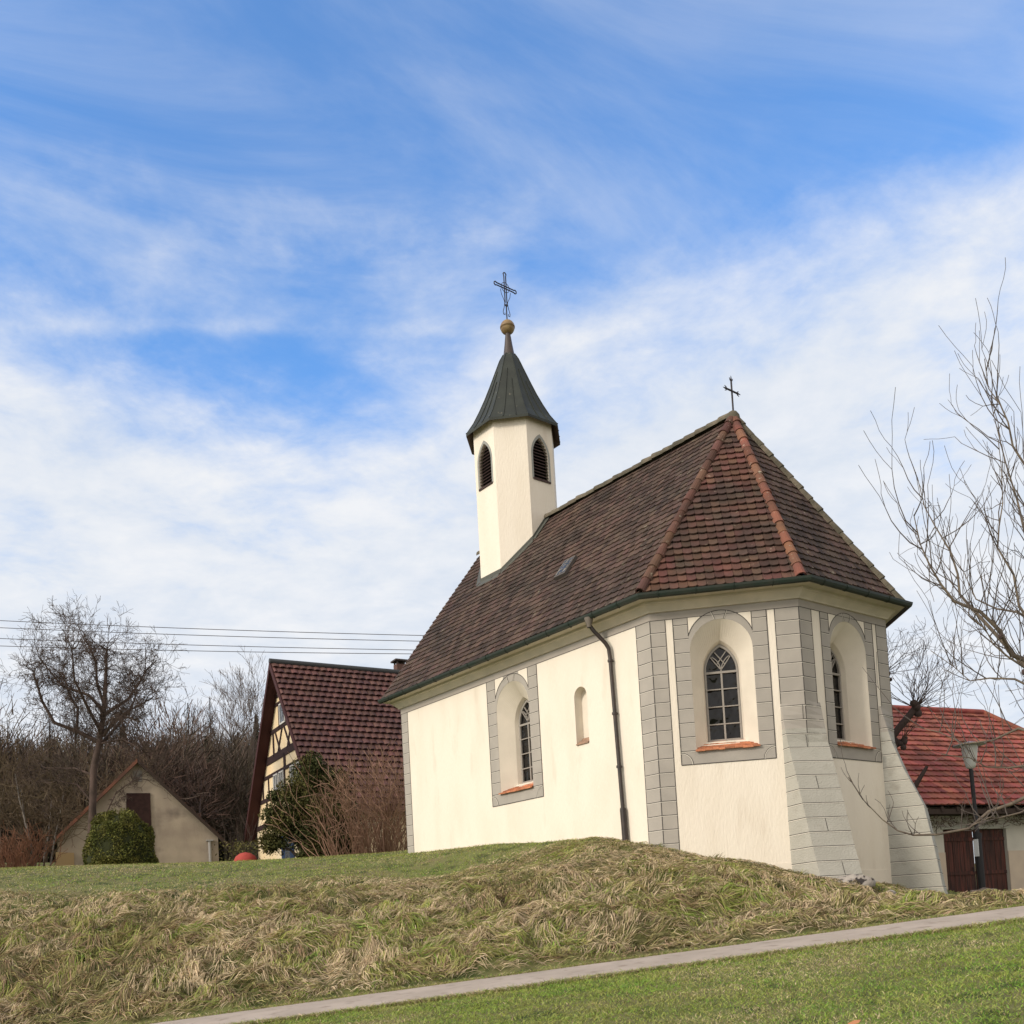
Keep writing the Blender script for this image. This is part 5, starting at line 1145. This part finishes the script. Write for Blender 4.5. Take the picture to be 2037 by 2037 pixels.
# hillside wood: one mass
def wood():
    rnd = random.Random(77); rs = np.random.RandomState(77); V = []; Q = []; mi = []
    n_ = 760
    for i in range(n_):
        t_ = rnd.uniform(60, 135); s_ = rnd.uniform(-1.0, -.02)*t_*.80+rnd.uniform(-3, 3)
        if i % 6 == 0: t_ = rnd.uniform(52, 64); s_ = rnd.uniform(-50, -16)
        if t_ < 72 and s_ > -14: continue
        z = gz(s_, t_); h = rnd.uniform(6, 9.6); b = np.array(S(s_, t_, z)); w = h*.26
        nb = 210
        if t_ > 66 and rnd.random() < .05:   # spruce
            f = rs.uniform(.05, 1, nb*3)[:, None]; a = rs.uniform(0, 6.28, nb*3)[:, None]; rad = (1-f)*h*.19+.15
            p0 = b+np.concatenate([0*a, 0*a, f*h*1.12], 1); p1 = p0+np.concatenate([np.cos(a)*rad, np.sin(a)*rad, -.35*rad], 1); wd = .16; mm = 2
        else:
            # twigs scattered through a rounded crown, leaning outwards
            k_ = nb*2; dv = rs.normal(0, 1, (k_, 3)); dv /= np.linalg.norm(dv, axis=1)[:, None]; rad = rs.uniform(0, 1, (k_, 1))**.5
            cw, chh = h*rnd.uniform(.22, .34), h*.40; p0 = b+np.array([0, 0, h*.58])+dv*rad*np.array([cw, cw, chh]); ln = h*rs.uniform(.04, .11, (k_, 1))
            p1 = p0+(dv*np.array([1, 1, .6])+np.array([0, 0, .7])+rs.normal(0, .4, (k_, 3)))*ln; wd = .026; mm = rnd.choice((0, 0, 1, 3))
            p0 = np.concatenate([p0, [b], [b+[0, 0, h*.4]]]); p1 = np.concatenate([p1, [b+[.1, 0, h*.5]], [b+[0, .2, h*.8]]])
        d = p1-p0; sd = np.cross(d, rs.normal(0, 1, d.shape)); sd /= np.linalg.norm(sd, axis=1)[:, None]+1e-9; wv = np.full((len(p0), 1), wd)
        if mm != 2: wv[-2:] = .14
        V.append(np.stack([p0-sd*wv, p0+sd*wv, p1+sd*wv*.5, p1-sd*wv*.5], 1).reshape(-1, 3)); mi.append(np.full(len(p0), mm))
    V = np.concatenate(V); mi = np.concatenate(mi)
    o = np_mesh('woodland', V, np.arange(len(V)).reshape(-1, 4), [mat('wood_twig_a', (.10, .075, .060), .95, island=.35), mat('wood_twig_b', (.080, .066, .048), .95, island=.3), mat('spruce_needles', (.03, .04, .025), .95, island=.3), mat('wood_twig_c', (.12, .08, .066), .95, island=.35)], mi=mi)
    tag(o, 'leafless brown hillside wood with a few dark spruces behind the barn', 'wood', kind='stuff')
wood()
for i, (s_, t_, zt_) in enumerate(((-39.2, 84, 20.2), (-37.0, 84, 19.4), (-25.3, 84, 19.6), (-27.2, 84, 19.2))):
    h_ = zt_-gz(s_, t_)
    rs = np.random.RandomState(90+i); z = gz(s_, t_); base = S(s_, t_, z); e = empty('spruce', base, label=['leftmost dark spruce tip rising from the wood left of the tall bare tree', 'dark spruce tip just right of the leftmost spruce', 'dark spruce tip nearest to the farmhouse', 'dark spruce tip right of the tall bare tree, left of the one nearest the farmhouse'][i], cat='tree', group='spruces rising from the wood')
    m = MB(); m.tube([(0, 0, 0), (0, 0, h_)], [.2, .02], 6); m.build('trunk', BARK, e)
    n_ = 2600; f = rs.uniform(.08, 1, n_); lay = f; a = rs.uniform(0, 6.28, n_); rad = (1-lay)*h_*.16*(1+.3*np.sin(lay*70))+.01; r_ = rad*rs.uniform(.2, 1, n_); p0 = np.stack([np.cos(a)*r_, np.sin(a)*r_, lay*h_-r_*.28], 1)
    ln = .04+.5*(1-f); p1 = p0+np.stack([np.cos(a)*ln, np.sin(a)*ln, -.35*ln+.03], 1); sd = np.stack([-np.sin(a), np.cos(a), 0*a], 1)*(.03+.13*(1-f))[:, None]
    np_mesh('crown', np.stack([p0-sd, p0+sd, p1+sd*.4, p1-sd*.4], 1).reshape(-1, 3), np.arange(n_*4).reshape(-1, 4), MATS['spruce_needles'], parent=e)

# ================================================================== street furniture and small things
lm = S(11.38, 24, -1.5); lamp = empty('street_lamp', lm, label='street lamp with white cone glass and flat cap before the red-roofed barn', cat='street lamp')
DK = mat('post_dark', (.02, .02, .025), .6, spec=.4)
m = MB(); m.tube([(.03, .02, 0), (.02, .01, 1.6)], .085, 10); m.tube([(.02, .01, 1.6), (0, 0, 3.27)], .05, 10); m.tube([(.02, .01, 1.55), (.02, .01, 1.66)], .10, 10); m.build('post', DK, lamp)
m = MB(); m.lathe((0, 0, 3.25), [(.05, 0), (.10, .02), (.12, .08), (.165, .30), (.195, .56)], 20); m.build('lamp_glass', mat('opal_glass', (.55, .56, .55), .35, spec=.5), lamp)
m = MB(); m.lathe((0, 0, 3.81), [(.195, 0), (.385, .015), (.375, .035), (.18, .08), (.05, .11), (0, .12)], 24); m.build('cap', mat('lamp_cap_grey', (.33, .34, .34), .45), lamp)
m = MB(); m.box((.02, -.09, 1.30), (.10, .04, .42)); m.build('post_plate', mat('white_plate', (.6, .62, .66), .5), lamp)
# wires
for i, (v0, v1) in enumerate(((19.10, 16.69), (18.65, 16.33), (17.97, 15.77), (17.5, 15.53))):
    a, b = S(-30.88, 60, v0), S(-4.6, 60, v1); d = b-a; pts = []
    for k in range(25):
        f = -.45+k/24*1.9; p = a+d*f; pts.append(p+Vector((0, 0, -.0+ .32*((f-.5)**2)-.06)))
    m = MB(); m.tube(pts, .022, 5); o = m.build('power_line', mat('cable', (.10, .10, .12), .6)); tag(o, ['topmost of the four overhead wires crossing behind the bare tree', 'second highest of the four overhead wires', 'third overhead wire from the top', 'lowest of the four overhead wires above the farmhouse roof'][i], 'cable', 'overhead wires behind the tree')
# red cover beyond the crest
m = MB(); m.lathe((0, 0, 0), [(.40, 0), (.385, .12), (.32, .25), (.18, .35), (0, .39)], 20); o = m.build('garden_cover', mat('red_fabric', (.42, .07, .055), .8, (.36, .06, .05), 3)); o.location = S(-8.93, 33, gz(-8.93, 33)+.18); tag(o, 'rounded red cover lying on the grass left of the farmhouse', 'cover')
# stones
def stone(name, s, t, r, m_, label, seed, sq=(1, 1, .6), group=None, dz=0):
    rs = random.Random(seed); mb = MB(); n1, n2 = 9, 12; vs = []
    for i in range(n1+1):
        for j in range(n2):
            a, b = math.pi*i/n1, 2*math.pi*j/n2; v = Vector((math.sin(a)*math.cos(b), math.sin(a)*math.sin(b), math.cos(a)))
            k = r*(1+.35*(fbm(np.array([v.x*1.7+seed+4]), np.array([v.y*1.7+v.z*2+9]), 3)[0]-.5)*2); vs.append(Vector((v.x*k*sq[0], v.y*k*sq[1], v.z*k*sq[2])))
    mb.add(vs, [(i*n2+j, i*n2+(j+1) % n2, (i+1)*n2+(j+1) % n2, (i+1)*n2+j) for i in range(n1) for j in range(n2)], 0, True)
    o = mb.build(name, m_); o.location = S(s, t, gz(s, t)+dz); tag(o, label, 'stone', group); return o
RK = mat('pale_rock', (.40, .37, .34), .95, (.25, .23, .22), 6, .6, 25, col3=(.04, .035, .035), scale3=6, lo3=.56, hi3=.6)
RD = mat('dark_rock', (.075, .06, .055), .95, (.12, .10, .09), 7, .6, 25)
stone('stone', 6.35, 18.35, .30, RK, 'pale lichen-spotted stone lying against the foot of the front buttress', 1, (1.3, .8, .6), dz=.02)
stone('stone', 5.72, 18.55, .11, RD, 'small dark stone at the left foot of the front buttress', 2, dz=.05)
stone('stone', 8.25, 17.3, .24, RD, 'dark stone beside the toe of the right buttress', 3, (1.2, .8, .9), dz=.08)
stone('stone', 6.85, 17.9, .09, RK, 'small pale stone in the grass between the two buttresses', 4, dz=.02)
for i, (a, b, r) in enumerate(((13.9, 29.3, .16), (14.25, 29.5, .19), (14.5, 29.3, .14))): stone('door_stone', a, b, r, RK, 'pale fieldstone leaning at the foot of the brown barn door', 10+i, group='stones at the barn door', dz=.08)
# fallen leaf
m = MB(); m.add([(0, -.06, .0), (.045, -.01, .02), (.02, .06, .035), (-.03, .05, .03), (-.045, -.01, .012)], [(0, 1, 2, 3, 4)]); o = m.build('fallen_leaf', mat('dry_leaf', (.50, .22, .10), .8)); o.location = S(2.35, 7.0, gz(2.35, 7.0)+.07); tag(o, 'orange-brown fallen leaf on the lawn at the bottom edge', 'leaf')
# low garden wall between barn and farmhouse
